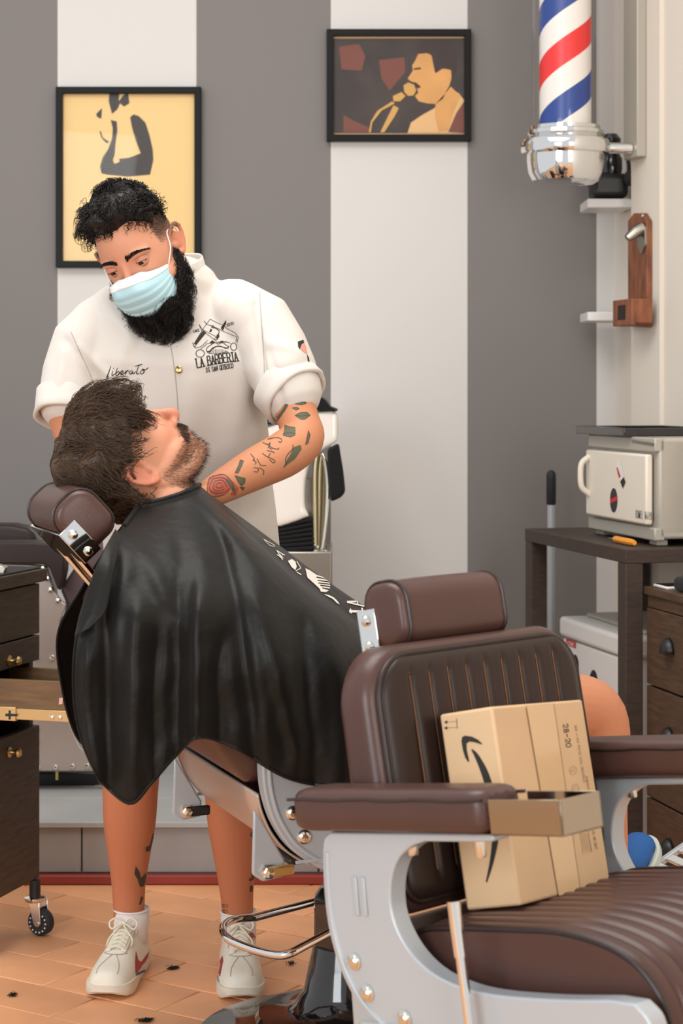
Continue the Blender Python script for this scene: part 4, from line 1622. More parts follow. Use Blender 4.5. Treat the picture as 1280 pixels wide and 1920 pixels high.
def head_surface(sx, sy, sz):
    x, y, z =   .0745 * sx, .098 * sy, .118 * sz
    t = np.clip(-sz, 0, 1)
    x = x * (1 - .22 * t ** 1.8) * (1 - .05 * sst(.3, 1, sz))
    fr = np.clip(sy, 0, None) / np.sqrt(np.maximum(1 - sz * sz, 1e-4))
    bk = np.clip(-sy, 0, None) / np.sqrt(np.maximum(1 - sz * sz, 1e-4))
    y = y + .030 * sst(.25, .95, t) * fr ** 1.5
    y = y * (1 - .45 * sst(.25, 1.0, t) * (bk > 0))
    y = y + .010 * sst(.2, .8, sz) * fr - .004 * sst(.0, .6, sz) * bk
    # eye sockets, temples, cheek bones
    f = (sy > 0).astype(float) if hasattr(sy, 'astype') else float(sy > 0)
    ax = np.abs(x)
    y = y - f * .010 * np.exp(-((ax - .032) / .015) ** 2 - ((z - .010) / .012) ** 2)
    y = y + f * .004 * np.exp(-((ax - .045) / .016) ** 2 - ((z + .022) / .014) ** 2)
    return x, y, z


def add_head(mb, X, beard_jaw=0.0):
    """X: 4x4 transform with scale"""
    n, m = 72, 54
    vs_ = []
    th = -PI / 2 + PI * (np.arange(m + 1)) / m
    rows = []
    for i in range(m + 1):
        a = 2 * PI * np.arange(n) / n
        ct = max(math.cos(th[i]), .012)
        sx, sy = ct * np.cos(a), ct * np.sin(a)
        sz = np.full(n, math.sin(th[i]))
        x, y, z = head_surface(sx, sy, sz)
        rows.append([X @ Vector((x[k], y[k], z[k])) for k in range(n)])
    k0 = len(mb.v)
    mb.grid(rows, True)
    mb.f.append(tuple(k0 + k for k in range(n)))
    mb.f.append(tuple(k0 + m * n + k for k in range(n)))
    sc_ = X.to_scale().x

    def ch(pts, nn=12):
        limb(mb, [tuple(X @ Vector(p[:3])) + (p[3] * sc_,) for p in pts], nn, 4, X.to_3x3() @ Vector((1, 0, 0)))
    ch([(0, .090, .018, .009), (0, .098, .004, .008), (0, .107, -.012, .0085), (0, .113, -.026, .0105), (0, .108, -.033, .0095)])
    for s_ in (-1, 1):
        ch([(s_ * .008, .102, -.030, .007), (s_ * .0135, .099, -.033, .0075), (s_ * .015, .092, -.034, .006)])
        ch([(s_ * .012, .086, .026, .008), (s_ * .03, .084, .028, .0085), (s_ * .048, .070, .024, .008)])
        ch([(s_ * .026, .070, -.058, .016), (s_ * .042, .052, -.05, .022), (s_ * .054, .02, -.045, .02)])
        ch([(s_ * .018, .063, -.100, .016), (s_ * .045, .038, -.088, .017), (s_ * .062, .004, -.062, .016), (s_ * .068, -.008, -.03, .012)])
        # ear: helix, lobe, concha, tragus
        e = s_ * .0745
        ch([(e, .012, -0.0020, .004), (e + s_ * .008, .012, 0.0140, .0042), (e + s_ * .014, .0, 0.0240, .0045), (e + s_ * .018, -.014, 0.0200, .0048), (e + s_ * .019, -.020, 0.0040, .0048), (e + s_ * .016, -.017, -0.0140, .0045), (e + s_ * .011, -.010, -0.0280, .005), (e + s_ * .006, .0, -0.0360, .0062), (e, .008, -0.0300, .005)], 8)
        ch([(e + s_ * .003, .006, 0.0100, .004), (e + s_ * .009, -.006, 0.0080, .0042), (e + s_ * .010, -.010, -0.0060, .0042), (e + s_ * .007, -.004, -0.0200, .004)], 8)
        ch([(e - s_ * .006, -.004, 0.0120, .008), (e + s_ * .002, -.010, -0.0020, .008), (e - s_ * .002, -.004, -0.0220, .009)], 8)
        ch([(e - s_ * .001, -.003, .006, .0105), (e + s_ * .002, -.008, -.006, .0105), (e - s_ * .001, -.004, -.020, .009)], 8)
        ch([(e + s_ * .004, .010, -0.0100, .004), (e + s_ * .004, .009, -0.0180, .004)], 8)
    ch([(-.022, .080, -.060, .0045), (-.010, .091, -.0555, .0062), (0, .0935, -.0555, .006), (.010, .091, -.0555, .0062), (.022, .080, -.060, .0045)])
    ch([(-.021, .079, -.063, .0045), (-.009, .088, -.0685, .0066), (0, .0895, -.069, .007), (.009, .088, -.0685, .0066), (.021, .079, -.063, .0045)])
    ch([(-.014, .066, -.097, .016), (0, .072, -.099, .019), (.014, .066, -.097, .016)])
    return mb


def add_hand(mb, wrist, fwd, nrm, thumb_side, curl=.5, sc=1.0):
    """palm, four fingers of different lengths and a thumb from the side of the palm"""
    f, n_ = Vector(fwd).normalized(), Vector(nrm)
    n_ = (n_ - f * n_.dot(f)).normalized()
    s_ = f.cross(n_) * thumb_side
    wv = Vector(wrist)
    pr = [(wv, .026, .02), (wv + f * .03 * sc, .036, .017), (wv + f * .06 * sc, .041, .015), (wv + f * .088 * sc, .040, .012)]
    loft(mb, [(c, a * sc, b * sc, s_) for c, a, b in pr], 16)
    for k, (o_, L_) in enumerate(((.028, .072), (.0095, .080), (-.0095, .074), (-.028, .058))):
        p = wv + f * .086 * sc + s_ * o_ * sc
        d_ = (f + s_ * o_ * 1.5).normalized()
        pts = [tuple(p - d_ * .015) + (.0095 * sc,)]
        ang = 0
        seg = L_ * sc / 3
        q = p
        for j in range(3):
            ang += curl * (.5 + .2 * j)
            dd = d_ * math.cos(ang) + n_ * math.sin(ang)
            q = q + dd * seg
            pts.append(tuple(q) + ((.0088 - .0008 * j) * sc,))
        limb(mb, pts, 10, 3, s_)
    p = wv + f * .022 * sc + s_ * .03 * sc
    limb(mb, [tuple(p - s_ * .012) + (.013 * sc,), tuple(p + (f * .7 + s_ * .6) * .03 * sc + n_ * .01) + (.0115 * sc,), tuple(p + (f * .85 + s_ * .5) * .058 * sc + n_ * .022) + (.0098 * sc,), tuple(p + (f * .95 + s_ * .4) * .08 * sc + n_ * .034) + (.0085 * sc,)], 10, 3, n_)
    return mb


def head_xf(R, eye_px, d, sc):
    e = R @ Vector((0, .088, .008)) * sc
    c = W(*eye_px, d) - e
    return Matrix.Translation(c) @ R.to_4x4() @ Matrix.Scale(sc, 4)


def lidded_eye(X, side, root, open_top, open_bot, look=(0, 0)):
    """eyeball with upper and lower lid shells leaving the slit of a half-closed eye"""
    sc_ = X.to_scale().x
    c = Vector((side * .032, .0755, .009))
    mb = MB().ball((0, 0, 0), .0125, 24, 16)
    mb.xf(X @ Matrix.Translation(c))
    eye = mb.build('eyeball', 'eye_white', root, ang=None)
    mb = MB()
    dirv = Vector((look[0], 1, look[1])).normalized()
    q = dirv.to_track_quat('Z', 'Y').to_matrix().to_4x4()
    rows = []
    for a_ in (0.02, .15, .3, .42, .5):
        rows.append([X @ Matrix.Translation(c) @ q @ Vector((.01275 * math.sin(a_) * math.cos(2 * PI * k / 16), .01275 * math.sin(a_) * math.sin(2 * PI * k / 16), .01275 * math.cos(a_))) for k in range(16)])
    mb.grid(rows, True)
    mb.f.append(tuple(range(16)))
    mb.build('iris', 'iris', eye, ang=None)
    for up_, op, nm in ((1, open_top, 'upper_eyelid'), (-1, open_bot, 'lower_eyelid')):
        rows = []
        for i in range(9):
            el = op + (PI / 2 * 1.0 - op) * i / 8
            row = []
            for k in range(21):
                az = -1.25 + 2.5 * k / 20
                e2 = el * 1.0 if i else op * (math.cos(az * 1.15) if abs(az * 1.15) < PI / 2 else 0) - .12 * (1 - math.cos(az))
                e2 = max(e2, -.25)
                r_ = .0137 + (.0010 if i == 0 else .0004)
                row.append(X @ (c + Vector((r_ * math.cos(e2) * math.sin(az), r_ * math.cos(e2) * math.cos(az), up_ * r_ * math.sin(e2)))))
            rows.append(row)
        mb = MB().grid(rows)
        o = mb.build(nm, 'skin', root, ang=None, solid=.0012)
        paint(o.data, np.tile(np.array(SKIN_LID), (len(o.data.vertices), 1)))
        if up_ == 1:
            MB().tube(rows[0][1:-1], .0008 * sc_, 5).build('eyelashes', 'hair_black', o)


def brow(X, side, root, mt, thick=1.0, inner=.010, outer=.052):
    hs = []
    for i in range(260):
        f_ = rnd.random()
        x_ = side * (inner + (outer - inner) * f_)
        arch = .0265 + .006 * math.sin(f_ * PI * .8) - .006 * max(0, f_ - .6) * 2
        w_ = .0042 * (1 - .65 * f_) * thick
        z_ = arch + rnd.uniform(-w_, w_)
        y_ = .0965 - .0035 * (abs(x_) / .012) - .0145 * max(0, (abs(x_) - .03) / .022) ** 1.5
        y_ += .0015
        p0 = Vector((x_, y_, z_))
        dv = Vector((side * (.5 + .5 * f_), .25, .7 - 1.1 * f_)).normalized() * rnd.uniform(.006, .010)
        hs.append(([X @ p0, X @ (p0 + dv * .5 + Vector((0, .001, 0))), X @ (p0 + dv)], .0006))
    return strands('eyebrow', [([tuple(q) for q in p], r_) for p, r_ in hs], mt, root, 3)


SKIN = np.array(lin(206, 146, 116)[:3])
SKIN_LID = np.array(lin(196, 132, 106)[:3])
SKIN_RED = np.array(lin(206, 126, 100)[:3])
SKIN_TAN = np.array(lin(186, 118, 78)[:3])


def hair_cap(X, zh_tab, thick, root, name, mt, noise_amp=.006, seed=0, nsc=38):
    """lumpy mass of hair over the skull: thick(x, y, z) in local metres"""
    n, m = 96, 72
    P = []
    for i in range(m + 1):
        th = -PI / 2 + PI * i / m
        row = []
        for k in range(n):
            a = 2 * PI * k / n
            ct = max(math.cos(th), .01)
            sx, sy, sz = ct * math.cos(a), ct * math.sin(a), math.sin(th)
            x, y, z = head_surface(np.float64(sx), np.float64(sy), np.float64(sz))
            x, y, z = float(x), float(y), float(z)
            zh = np.interp(y, *zh_tab)
            mk = float(sst(-.002, .016, z - zh))
            nr = Vector((sx / .0765, sy / .098, sz / .118)).normalized()
            t_ = thick(x, y, z)
            nz = noise.noise(Vector((x * nsc + seed, y * nsc, z * nsc))) * noise_amp + noise.noise(Vector((x * nsc * 2.3, y * nsc * 2.3 + seed, z * nsc * 2.3))) * noise_amp * .5
            off = (-.012) * (1 - mk) + (t_ + nz * (t_ / .03)) * mk
            row.append(X @ (Vector((x, y, z)) + nr * off))
        P.append(row)
    mb = MB().grid(P, True)
    mb.f.append(tuple(range(n)))
    mb.f.append(tuple(m * n + k for k in range(n)))
    return mb.build(name, mt, root, ang=None)


def grow(tree, p, d, L, steps, curl, flow, grav, keep, rng_):
    """one hair: starts at p along d, bends to flow(p), stays outside the hair mass"""
    pts = [Vector(p)]
    ph = rng_.random() * 6.28
    fr = rng_.uniform(.7, 1.3)
    d = Vector(d)
    q = Vector(p)
    for i in range(steps):
        f_ = flow(q)
        d = (d * .62 + f_ * .38 + grav * (.05 + .1 * i / steps)).normalized()
        side = d.cross(Vector((.3, .2, .9))).normalized()
        s2 = d.cross(side)
        w_ = curl * L
        an = ph + fr * i * 1.5
        q = q + d * (L / steps)
        r_ = q + side * w_ * math.cos(an) + s2 * w_ * math.sin(an)
        hit = tree.find_nearest(r_)
        if hit[0] is not None:
            v = r_ - hit[0]
            sd = v.dot(hit[1])
            if sd < keep:
                r_ = hit[0] + hit[1] * keep * (1 + .8 * rng_.random())
            elif sd > keep + .016:
                r_ = r_ - hit[1] * (sd - keep - .016) * .5
        q = q * .3 + r_ * .7
        pts.append(Vector(r_))
    return [tuple(v) for v in pts]
# ================================================================ the customer
def CC(x, y, z):
    c_, s_ = math.cos(A2), math.sin(A2)
    return Vector((C2.x + x * c_ - y * s_, C2.y + x * s_ + y * c_, z))


HV = Vector((math.cos(A2), math.sin(A2), 0))
LV = Vector((-math.sin(A2), math.cos(A2), 0))
client = thing('person', 'customer with dark wavy hair and stubble lying back under the black cape', 'person', CC(0, 0, 0))
be, ps = math.radians(65), math.radians(12)
f0 = HV * math.cos(be) + Vector((0, 0, math.sin(be)))
u0 = Vector((0, 0, math.cos(be))) - HV * math.sin(be)
r0 = f0.cross(u0)
f1 = f0 * math.cos(ps) + r0 * math.sin(ps)
r1 = f1.cross(u0)
RC = Matrix((r1, f1, u0)).transposed()
scc = 1.0
ear = RC @ Vector((.088, -.005, -.008)) * scc
XC = Matrix.Translation(W(268, 893, 3.60) - ear) @ RC.to_4x4() @ Matrix.Scale(scc, 4)
mb = MB()
add_head(mb, XC)
n0, n1 = XC @ Vector((0, -.022, -.06)), CC(-.345, 0, 1.03)
loft(mb, [(n0, .056, .060, r1), (n0.lerp(n1, .5), .054, .056, r1), (n1, .062, .060, r1)], 24)
loft(mb, [(CC(-.05, 0, .665), .16, .095, LV), (CC(-.135, 0, .735), .155, .092, LV), (CC(-.235, 0, .835), .165, .092, LV), (CC(-.305, 0, .92), .175, .082, LV), (CC(-.335, 0, .975), .14, .062, LV), (CC(-.345, 0, 1.02), .07, .05, LV)], 32)
# legs: near (right) leg with its bare knee, far leg behind it
limb(mb, [tuple(CC(-.03, -.09, .665)) + (.085,), tuple(CC(.2, -.095, .655)) + (.078,), tuple(CC(.40, -.092, .640)) + (.066,), tuple(CC(.478, -.09, .620)) + (.061,), tuple(CC(.498, -.09, .545)) + (.054,), tuple(CC(.49, -.09, .46)) + (.055,), tuple(CC(.50, -.09, .34)) + (.047,), tuple(CC(.512, -.09, .22)) + (.036,), tuple(CC(.52, -.09, .165)) + (.033,)], 24, 5, LV)
limb(mb, [tuple(CC(-.03, .09, .665)) + (.085,), tuple(CC(.2, .095, .655)) + (.078,), tuple(CC(.41, .092, .640)) + (.066,), tuple(CC(.49, .09, .615)) + (.060,), tuple(CC(.53, .09, .54)) + (.054,), tuple(CC(.555, .09, .45)) + (.053,), tuple(CC(.575, .09, .34)) + (.042,), tuple(CC(.58, .086, .245)) + (.034,)], 24, 5, LV)
# arms resting on the arm pads, under the cape
for sd in (-1, 1):
    limb(mb, [tuple(CC(-.325, .15 * sd, .94)) + (.048,), tuple(CC(-.29, .19 * sd, .88)) + (.045,), tuple(CC(-.17, .215 * sd, .765)) + (.040,), tuple(CC(-.13, .21 * sd, .757)) + (.038,), tuple(CC(-.04, .17 * sd, .752)) + (.033,), tuple(CC(.05, .13 * sd, .752)) + (.026,)], 16, 4, LV)
    add_hand(mb, CC(.05, .13 * sd, .752), HV - LV * .3 * sd, Vector((0, 0, -1)), -sd, .25, .95)
cb = fuse(mb, 'body', .0032, 7, .5, client)
# complexion: warm skin, redder nose and ears, darker beard area along jaw and lip
co = coords(cb.data)
XI = np.array(XC.inverted())
lo = co @ XI[:3, :3].T + XI[:3, 3]
col = np.tile(SKIN, (len(co), 1))
hd_ = (np.abs(lo) < np.array([.12, .14, .15])).all(1)


def blend(mask, c, a):
    global col
    m_ = (np.clip(mask, 0, 1) * a)[:, None]
    col = col * (1 - m_) + np.array(c)[None, :] * m_


X_, Y_, Z_ = lo[:, 0], lo[:, 1], lo[:, 2]
blend(hd_ * np.exp(-((X_ / .022) ** 2 + ((Z_ + .025) / .02) ** 2)) * (Y_ > .09), SKIN_RED, .75)
blend(hd_ * sst(.072, .084, np.abs(X_)) * (Y_ < .03) * (Z_ > -.045), SKIN_RED, .7)
blend(hd_ * np.exp(-((np.abs(X_) - .045) / .02) ** 2 - ((Z_ + .03) / .02) ** 2) * (Y_ > .03), SKIN_RED, .35)
blend(hd_ * np.exp(-(X_ / .022) ** 2 - ((Z_ + .062) / .008) ** 2) * (Y_ > .08), np.array(lin(186, 96, 84)[:3]), .7)
jaw = sst(-.040, -.062, Z_ + .18 * np.clip(Y_ - .05, -.05, .06) + 0) * sst(-.012, .012, Y_)
lipz = np.exp(-(X_ / .035) ** 2 - ((Z_ + .048) / .006) ** 2) * (Y_ > .08)
lip_free = 1 - np.exp(-(X_ / .02) ** 2 - ((Z_ + .062) / .009) ** 2) * (Y_ > .085)
beard_m = np.clip(np.maximum(jaw * sst(-.155, -.11, Z_), lipz), 0, 1) * lip_free * hd_ * (np.abs(X_) < .078)
blend(beard_m, np.array(lin(120, 84, 62)[:3]), .45)
legm = (co[:, 2] < .75).astype(float)
blend(legm, SKIN_TAN, .55)
paint(cb.data, col)

# stubble as short hairs
ctree = bvh(cb)
nr_ = normals(cb.data)
idx = np.nonzero(beard_m > .35)[0]
rg = random.Random(3)
hs = []
RCn = np.array(RC)
for i in rg.sample(list(idx), min(2400, len(idx))):
    p, n_ = Vector(co[i]), Vector(nr_[i])
    l_ = Vector(lo[i])
    L = .006 if l_.z > -.07 else .008
    dn = RC @ Vector((0, .25, -1))
    d_ = (n_ * .75 + dn * .8 + Vector((rg.uniform(-.3, .3), rg.uniform(-.3, .3), rg.uniform(-.3, .3)))).normalized()
    L *= rg.uniform(.6, 1.4)
    hs.append(([tuple(p - n_ * .001), tuple(p + d_ * L * .5), tuple(p + d_ * L + dn * L * .15)], .0003))
strands('stubble', hs, 'hair_brown', client)
mo = []
for k in range(420):
    u = rg.uniform(-1, 1)
    p = Vector((u * .034, .099 - .016 * u * u - .004 * abs(u), -.046 - .014 * u * u + rg.uniform(-.004, .004)))
    d_ = Vector((u * .8, .35, -.8)).normalized()
    L = rg.uniform(.010, .017)
    mo.append(([tuple(XC @ p), tuple(XC @ (p + d_ * L * .5)), tuple(XC @ (p + d_ * L + Vector((0, -.003, -.002))))], .0004))
strands('moustache', mo, 'hair_brown', client)
for s_ in (-1, 1):
    lidded_eye(XC, s_, client, -.18, .12)
    brow(XC, s_, client, 'hair_brown')

zh = ([-.13, -.05, -.036, -.024, -.005, .014, .03, .05, .07, .12], [-.095, -.080, -.02, .020, .022, .012, .024, .034, .040, .046])


def th_c(x, y, z):
    return .013 + .016 * float(sst(-.02, .10, z)) + .004 * float(sst(.02, .09, y)) + .006 * float(sst(.0, -.08, y))


cap = hair_cap(XC, zh, th_c, client, 'hair', 'hair_brown', .011, 3.1, 34)
captree = bvh(cap)
XCI = XC.inverted()
G_ = Vector((0, 0, -1))


def flow_c(q):
    l_ = XCI @ q
    # from the crown forwards and down the sides
    v = Vector((l_.x * 5, .55 + l_.y * 1.5, -.25 - l_.z * 3))
    v += Vector((noise.noise(q * 22), noise.noise(q * 22 + Vector((7, 0, 0))), noise.noise(q * 22 + Vector((0, 9, 0))))) * 1.1
    return (RC @ v).normalized()


hs = []
pol = [p for p in cap.data.polygons]
cand = []
for p in pol:
    c_ = Vector(p.center)
    l_ = XCI @ c_
    if l_.z > np.interp(l_.y, *zh) + .004:
        cand.append((c_, Vector(p.normal)))
for i in range(3400):
    c_, n_ = rg.choice(cand)
    c_ = c_ + Vector((rg.uniform(-1, 1), rg.uniform(-1, 1), rg.uniform(-1, 1))) * .003
    L = rg.uniform(.04, .085)
    pts = grow(captree, c_ - n_ * .002, (n_ * .75 + flow_c(c_) * .8).normalized(), L, 8, .045, flow_c, G_, .0006, rg)
    hs.append((pts, rg.uniform(.0005, .0010)))
# fringe falling over the temple and forehead
for i in range(260):
    a = rg.uniform(-1, 1)
    l_ = Vector((.055 + .012 * a + rg.uniform(-.004, .004), .075 + rg.uniform(-.02, .02), .075 + rg.uniform(-.012, .012)))
    p = XC @ l_
    pts = [p]
    d_ = RC @ Vector((.25, .5, -.5)).normalized()
    for k in range(7):
        d_ = (d_ + RC @ Vector((.0, -.12, -.28)) + Vector((noise.noise(p * 30), noise.noise(p * 31), noise.noise(p * 29))) * .25).normalized()
        pts.append(pts[-1] + d_ * .0085)
    hs.append(([tuple(v) for v in pts], .0007))
strands('hair_strands', hs, 'hair_brown', cap)

# shorts and shoes of the customer
mb = MB()
for sd in (-1, 1):
    limb(mb, [tuple(CC(-.07, .085 * sd, .665)) + (.105,), tuple(CC(.1, .092 * sd, .66)) + (.098,), tuple(CC(.33, .092 * sd, .648)) + (.086,)], 24, 4, LV)
fuse(mb, 'shorts', .006, 3, .5, client, 'shorts')
M['shoe_blue'] = mat('blue_mesh_shoe', (30, 92, 160), 0.7, bump=(400, .4))
M['shoe_navy'] = mat('navy_shoe', (40, 52, 84), 0.7, bump=(400, .3))
M['teal'] = mat('teal_trim', (48, 196, 190), 0.5)
M['shoe_grey'] = mat('pale_grey_trim', (196, 204, 196), 0.5)


def soft_shoe(base, fwd, up):
    f, u = Vector(fwd).normalized(), Vector(up).normalized()
    s_ = f.cross(u)
    P = lambda a, b, c: base + f * a + s_ * b + u * c
    mb = MB()
    loft(mb, [(P(-.05, 0, .045), .033, .040, s_), (P(0, 0, .048), .036, .046, s_), (P(.08, 0, .040), .042, .038, s_), (P(.15, 0, .034), .046, .030, s_), (P(.19, 0, .030), .038, .024, s_)], 20)
    o = fuse(mb, 'shoe', .004, 3, .5, client, 'shoe_navy')
    mb = MB()
    loft(mb, [(P(.13, 0, .038), .047, .032, s_), (P(.165, 0, .036), .045, .031, s_), (P(.192, 0, .032), .037, .026, s_)], 20)
    mb.build('toe_cap', 'shoe_blue', o)
    sole = [(-.085, -.02), (-.085, .02), (-.05, .034), (.05, .036), (.13, .05), (.19, .045), (.228, .018), (.228, -.018), (.19, -.045), (.13, -.05), (.05, -.036), (-.05, -.034)]
    MB().prism(cr(sole, 4, True), lambda a, b, t: P(a, b, t), .0, .022).build('sole', 'shoe_grey', o, bevel=.004)
    for b in (-.03, .03):
        MB().tube(cr([P(-.07, b * .9, .03), P(.0, b * 1.25, .06), P(.07, b * 1.3, .045), P(.13, b * 1.45, .03)], 5), .004, 6).build('trim', 'teal', o)
    MB().tube(cr([P(.03, -.034, .06), P(.05, -.02, .085), P(.05, .02, .085), P(.03, .034, .06), P(.1, .036, .05), P(.11, 0, .078), P(.1, -.036, .05)], 5, True), .004, 6, closed=True).build('elastic_lace', 'rubber', o)
    return o


fv = (HV * math.cos(math.radians(28)) + Vector((0, 0, math.sin(math.radians(28)))))
uv = (Vector((0, 0, math.cos(math.radians(28)))) - HV * math.sin(math.radians(28)))
ft_ = (HV * .68 + LV * .35 + Vector((0, 0, .55))).normalized()
soft_shoe(CC(.585, .085, .158), ft_, (Vector((0, 0, 1)) - ft_ * ft_.z).normalized())
soft_shoe(CC(.55, -.092, .125), (HV * .93 + Vector((0, 0, .36))), (Vector((0, 0, .93)) - HV * .36))
# ================================================================ the barber
barber = thing('person', 'standing bearded barber in a white short sleeved jacket and light blue face mask', 'person', (-.33, 4.27, 0))
RB = (Matrix.Rotation(math.radians(-19), 3, 'Y') @ Matrix.Rotation(math.radians(-21), 3, 'Z') @ Matrix.Rotation(PI, 3, 'Z') @ Matrix.Rotation(math.radians(-27), 3, 'X'))
XB = head_xf(RB, (238, 503), 3.93, 1.0)
XBI = XB.inverted()
rb = RB @ Vector((1, 0, 0))
mb = MB()
add_head(mb, XB)
nb0, nb1 = XB @ Vector((0, -.02, -.06)), W(322, 545, 4.11)
loft(mb, [(nb0, .060, .064, rb), (nb0.lerp(nb1, .5), .060, .064, rb), (nb1, .072, .066, (1, 0, 0))], 24)
EX = (1, 0, 0)


def ring(px, py, d, hw, hd):
    return (W(px, py, d), hw * d / F, hd, EX)


loft(mb, [ring(360, 1120, 4.27, 145, .105), ring(352, 1000, 4.25, 145, .105), ring(335, 850, 4.20, 150, .11), ring(315, 720, 4.15, 165, .115), ring(315, 640, 4.12, 160, .105), ring(318, 585, 4.10, 130, .08), ring(322, 550, 4.10, 75, .065)], 32)
# arms
el_, wr_ = W(566, 822, 4.00), W(400, 922, 3.84)
limb(mb, [wl(455, 600, 4.10, .062), wl(500, 650, 4.09, .056), wl(538, 730, 4.05, .047), wl(560, 790, 4.02, .0425), tuple(el_) + (.045,), wl(535, 850, 3.97, .0465), wl(480, 878, 3.92, .042), wl(430, 905, 3.87, .035), tuple(wr_) + (.030,)], 24, 5, EX)
fw_ = (W(345, 950, 3.80) - wr_)
add_hand(mb, W(394, 925, 3.835), fw_, Vector((-.3, -.5, -.6)), 1, .35, 1.0)
limb(mb, [wl(185, 640, 4.11, .062), wl(140, 690, 4.10, .056), wl(128, 765, 4.07, .045), wl(148, 835, 4.04, .042), wl(158, 865, 4.0, .042), wl(180, 885, 3.97, .040), wl(205, 900, 3.93, .034), wl(222, 895, 3.91, .030)], 24, 5, EX)
add_hand(mb, W(222, 895, 3.91), W(275, 860, 3.86) - W(222, 895, 3.91), Vector((.2, -.9, .1)), -1, .3, 1.0)
# legs
limb(mb, [wl(290, 1130, 4.27, .095), wl(268, 1260, 4.24, .082), wl(250, 1390, 4.22, .064), wl(245, 1470, 4.23, .0595), wl(243, 1540, 4.25, .056), wl(242, 1600, 4.27, .046), wl(241, 1660, 4.29, .0365), wl(242, 1725, 4.30, .034), wl(243, 1775, 4.30, .036)], 28, 5, EX)
limb(mb, [wl(395, 1130, 4.27, .095), wl(415, 1260, 4.23, .082), wl(430, 1390, 4.20, .065), wl(436, 1470, 4.21, .061), wl(439, 1540, 4.22, .057), wl(441, 1600, 4.24, .0475), wl(443, 1660, 4.26, .0375), wl(446, 1720, 4.28, .0335), wl(448, 1775, 4.28, .036)], 28, 5, EX)
bb = fuse(mb, 'body', .0032, 4, .5, barber)
co = coords(bb.data)
XI = np.array(XBI)
lo = co @ XI[:3, :3].T + XI[:3, 3]
X_, Y_, Z_ = lo[:, 0], lo[:, 1], lo[:, 2]
hd_ = (np.abs(lo) < np.array([.12, .14, .15])).all(1)
col = np.tile(SKIN, (len(co), 1))
blend(hd_ * sst(.074, .086, np.abs(X_)) * (Y_ < .03), SKIN_RED, .6)
blend(hd_ * np.exp(-((X_ / .02) ** 2 + ((Z_ - .005) / .03) ** 2)) * (Y_ > .08), SKIN_RED, .45)
blend((~hd_).astype(float), SKIN_TAN, .62)
blend((co[:, 2] < .75).astype(float), np.array(lin(188, 112, 78)[:3]), .6)
# close-cropped fade above the ears
fade = hd_ * sst(.002, .030, Z_ + .25 * np.clip(Y_ - .03, -1, 0) * 0) * (1 - sst(.030, .044, Y_)) * sst(.055, .07, np.abs(X_) + .02 * (Y_ < 0))
blend(fade, np.array(lin(70, 56, 46)[:3]), .72)
paint(bb.data, col)
btree = bvh(bb)

for s_ in (-1, 1):
    lidded_eye(XB, s_, barber, .16, .34, (0.05, -.35))
    brow(XB, s_, barber, 'hair_black', 1.2)

# ---- hair
zhb = ([-.13, -.05, -.02, .0, .02, .035, .05, .065, .12], [.03, .035, .050, .050, .042, .062, .080, .082, .076])


def th_b(x, y, z):
    return .008 + .018 * float(sst(.045, .10, z)) + .010 * float(sst(.02, .08, y))


bcap = hair_cap(XB, zhb, th_b, barber, 'hair', 'hair_black', .009, 1.7, 44)
bct = bvh(bcap)
rg = random.Random(11)


def flow_b(q):
    l_ = XBI @ q
    v = Vector((l_.x * 4, .8, -.1 - l_.z))
    v += Vector((noise.noise(q * 34), noise.noise(q * 34 + Vector((5, 0, 0))), noise.noise(q * 34 + Vector((0, 6, 0))))) * 2.0
    return (RB @ v).normalized()


cand = []
for p in bcap.data.polygons:
    c_ = Vector(p.center)
    l_ = XBI @ c_
    if l_.z > np.interp(l_.y, *zhb) + .003:
        cand.append((c_, Vector(p.normal)))
hs = []
for i in range(3000):
    c_, n_ = rg.choice(cand)
    c_ = c_ + Vector((rg.uniform(-1, 1), rg.uniform(-1, 1), rg.uniform(-1, 1))) * .003
    L = rg.uniform(.018, .042) * (.6 if (XBI @ c_).y > .06 else 1)
    pts = grow(bct, c_ - n_ * .002, (n_ * .7 + flow_b(c_) * .7).normalized(), L, 9, .11, flow_b, G_, .0005, rg)
    hs.append((pts, rg.uniform(.0005, .0010)))
# loose ring of a curl at the forehead side
c0 = W(152, 448, 3.93)
hs.append(([tuple(c0 + Vector((.012 * math.cos(a), -.004 * math.sin(a * .5), .012 * math.sin(a)))) for a in np.linspace(.3, 6.4, 14)], .0008))
hs.append(([tuple(c0 + Vector((.014 * math.cos(a) + .006, .004, .010 * math.sin(a) + .012))) for a in np.linspace(.8, 5.6, 12)], .0007))
strands('hair_strands', hs, 'hair_black', bcap)
# stubble of the fade
fi = np.nonzero((fade > .25))[0]
nr_ = normals(bb.data)
hs = []
for i in rg.sample(list(fi), min(2600, len(fi))):
    p, n_ = Vector(co[i]), Vector(nr_[i])
    L = .003 + .006 * float(sst(.02, .05, lo[i][2]))
    d_ = (n_ * .6 + RB @ Vector((0, -.4, -.8)) * .6 + Vector((rg.uniform(-.2, .2),) * 3)).normalized()
    hs.append(([tuple(p - n_ * .001), tuple(p + d_ * L * .5), tuple(p + d_ * L)], .0003))
strands('cropped_hair', hs, 'hair_black', bcap)

# ---- beard
mb = MB()


def bch(pts, nn=14):
    limb(mb, [tuple(XB @ Vector(p[:3])) + (p[3] * 1.06,) for p in pts], nn, 4, rb)


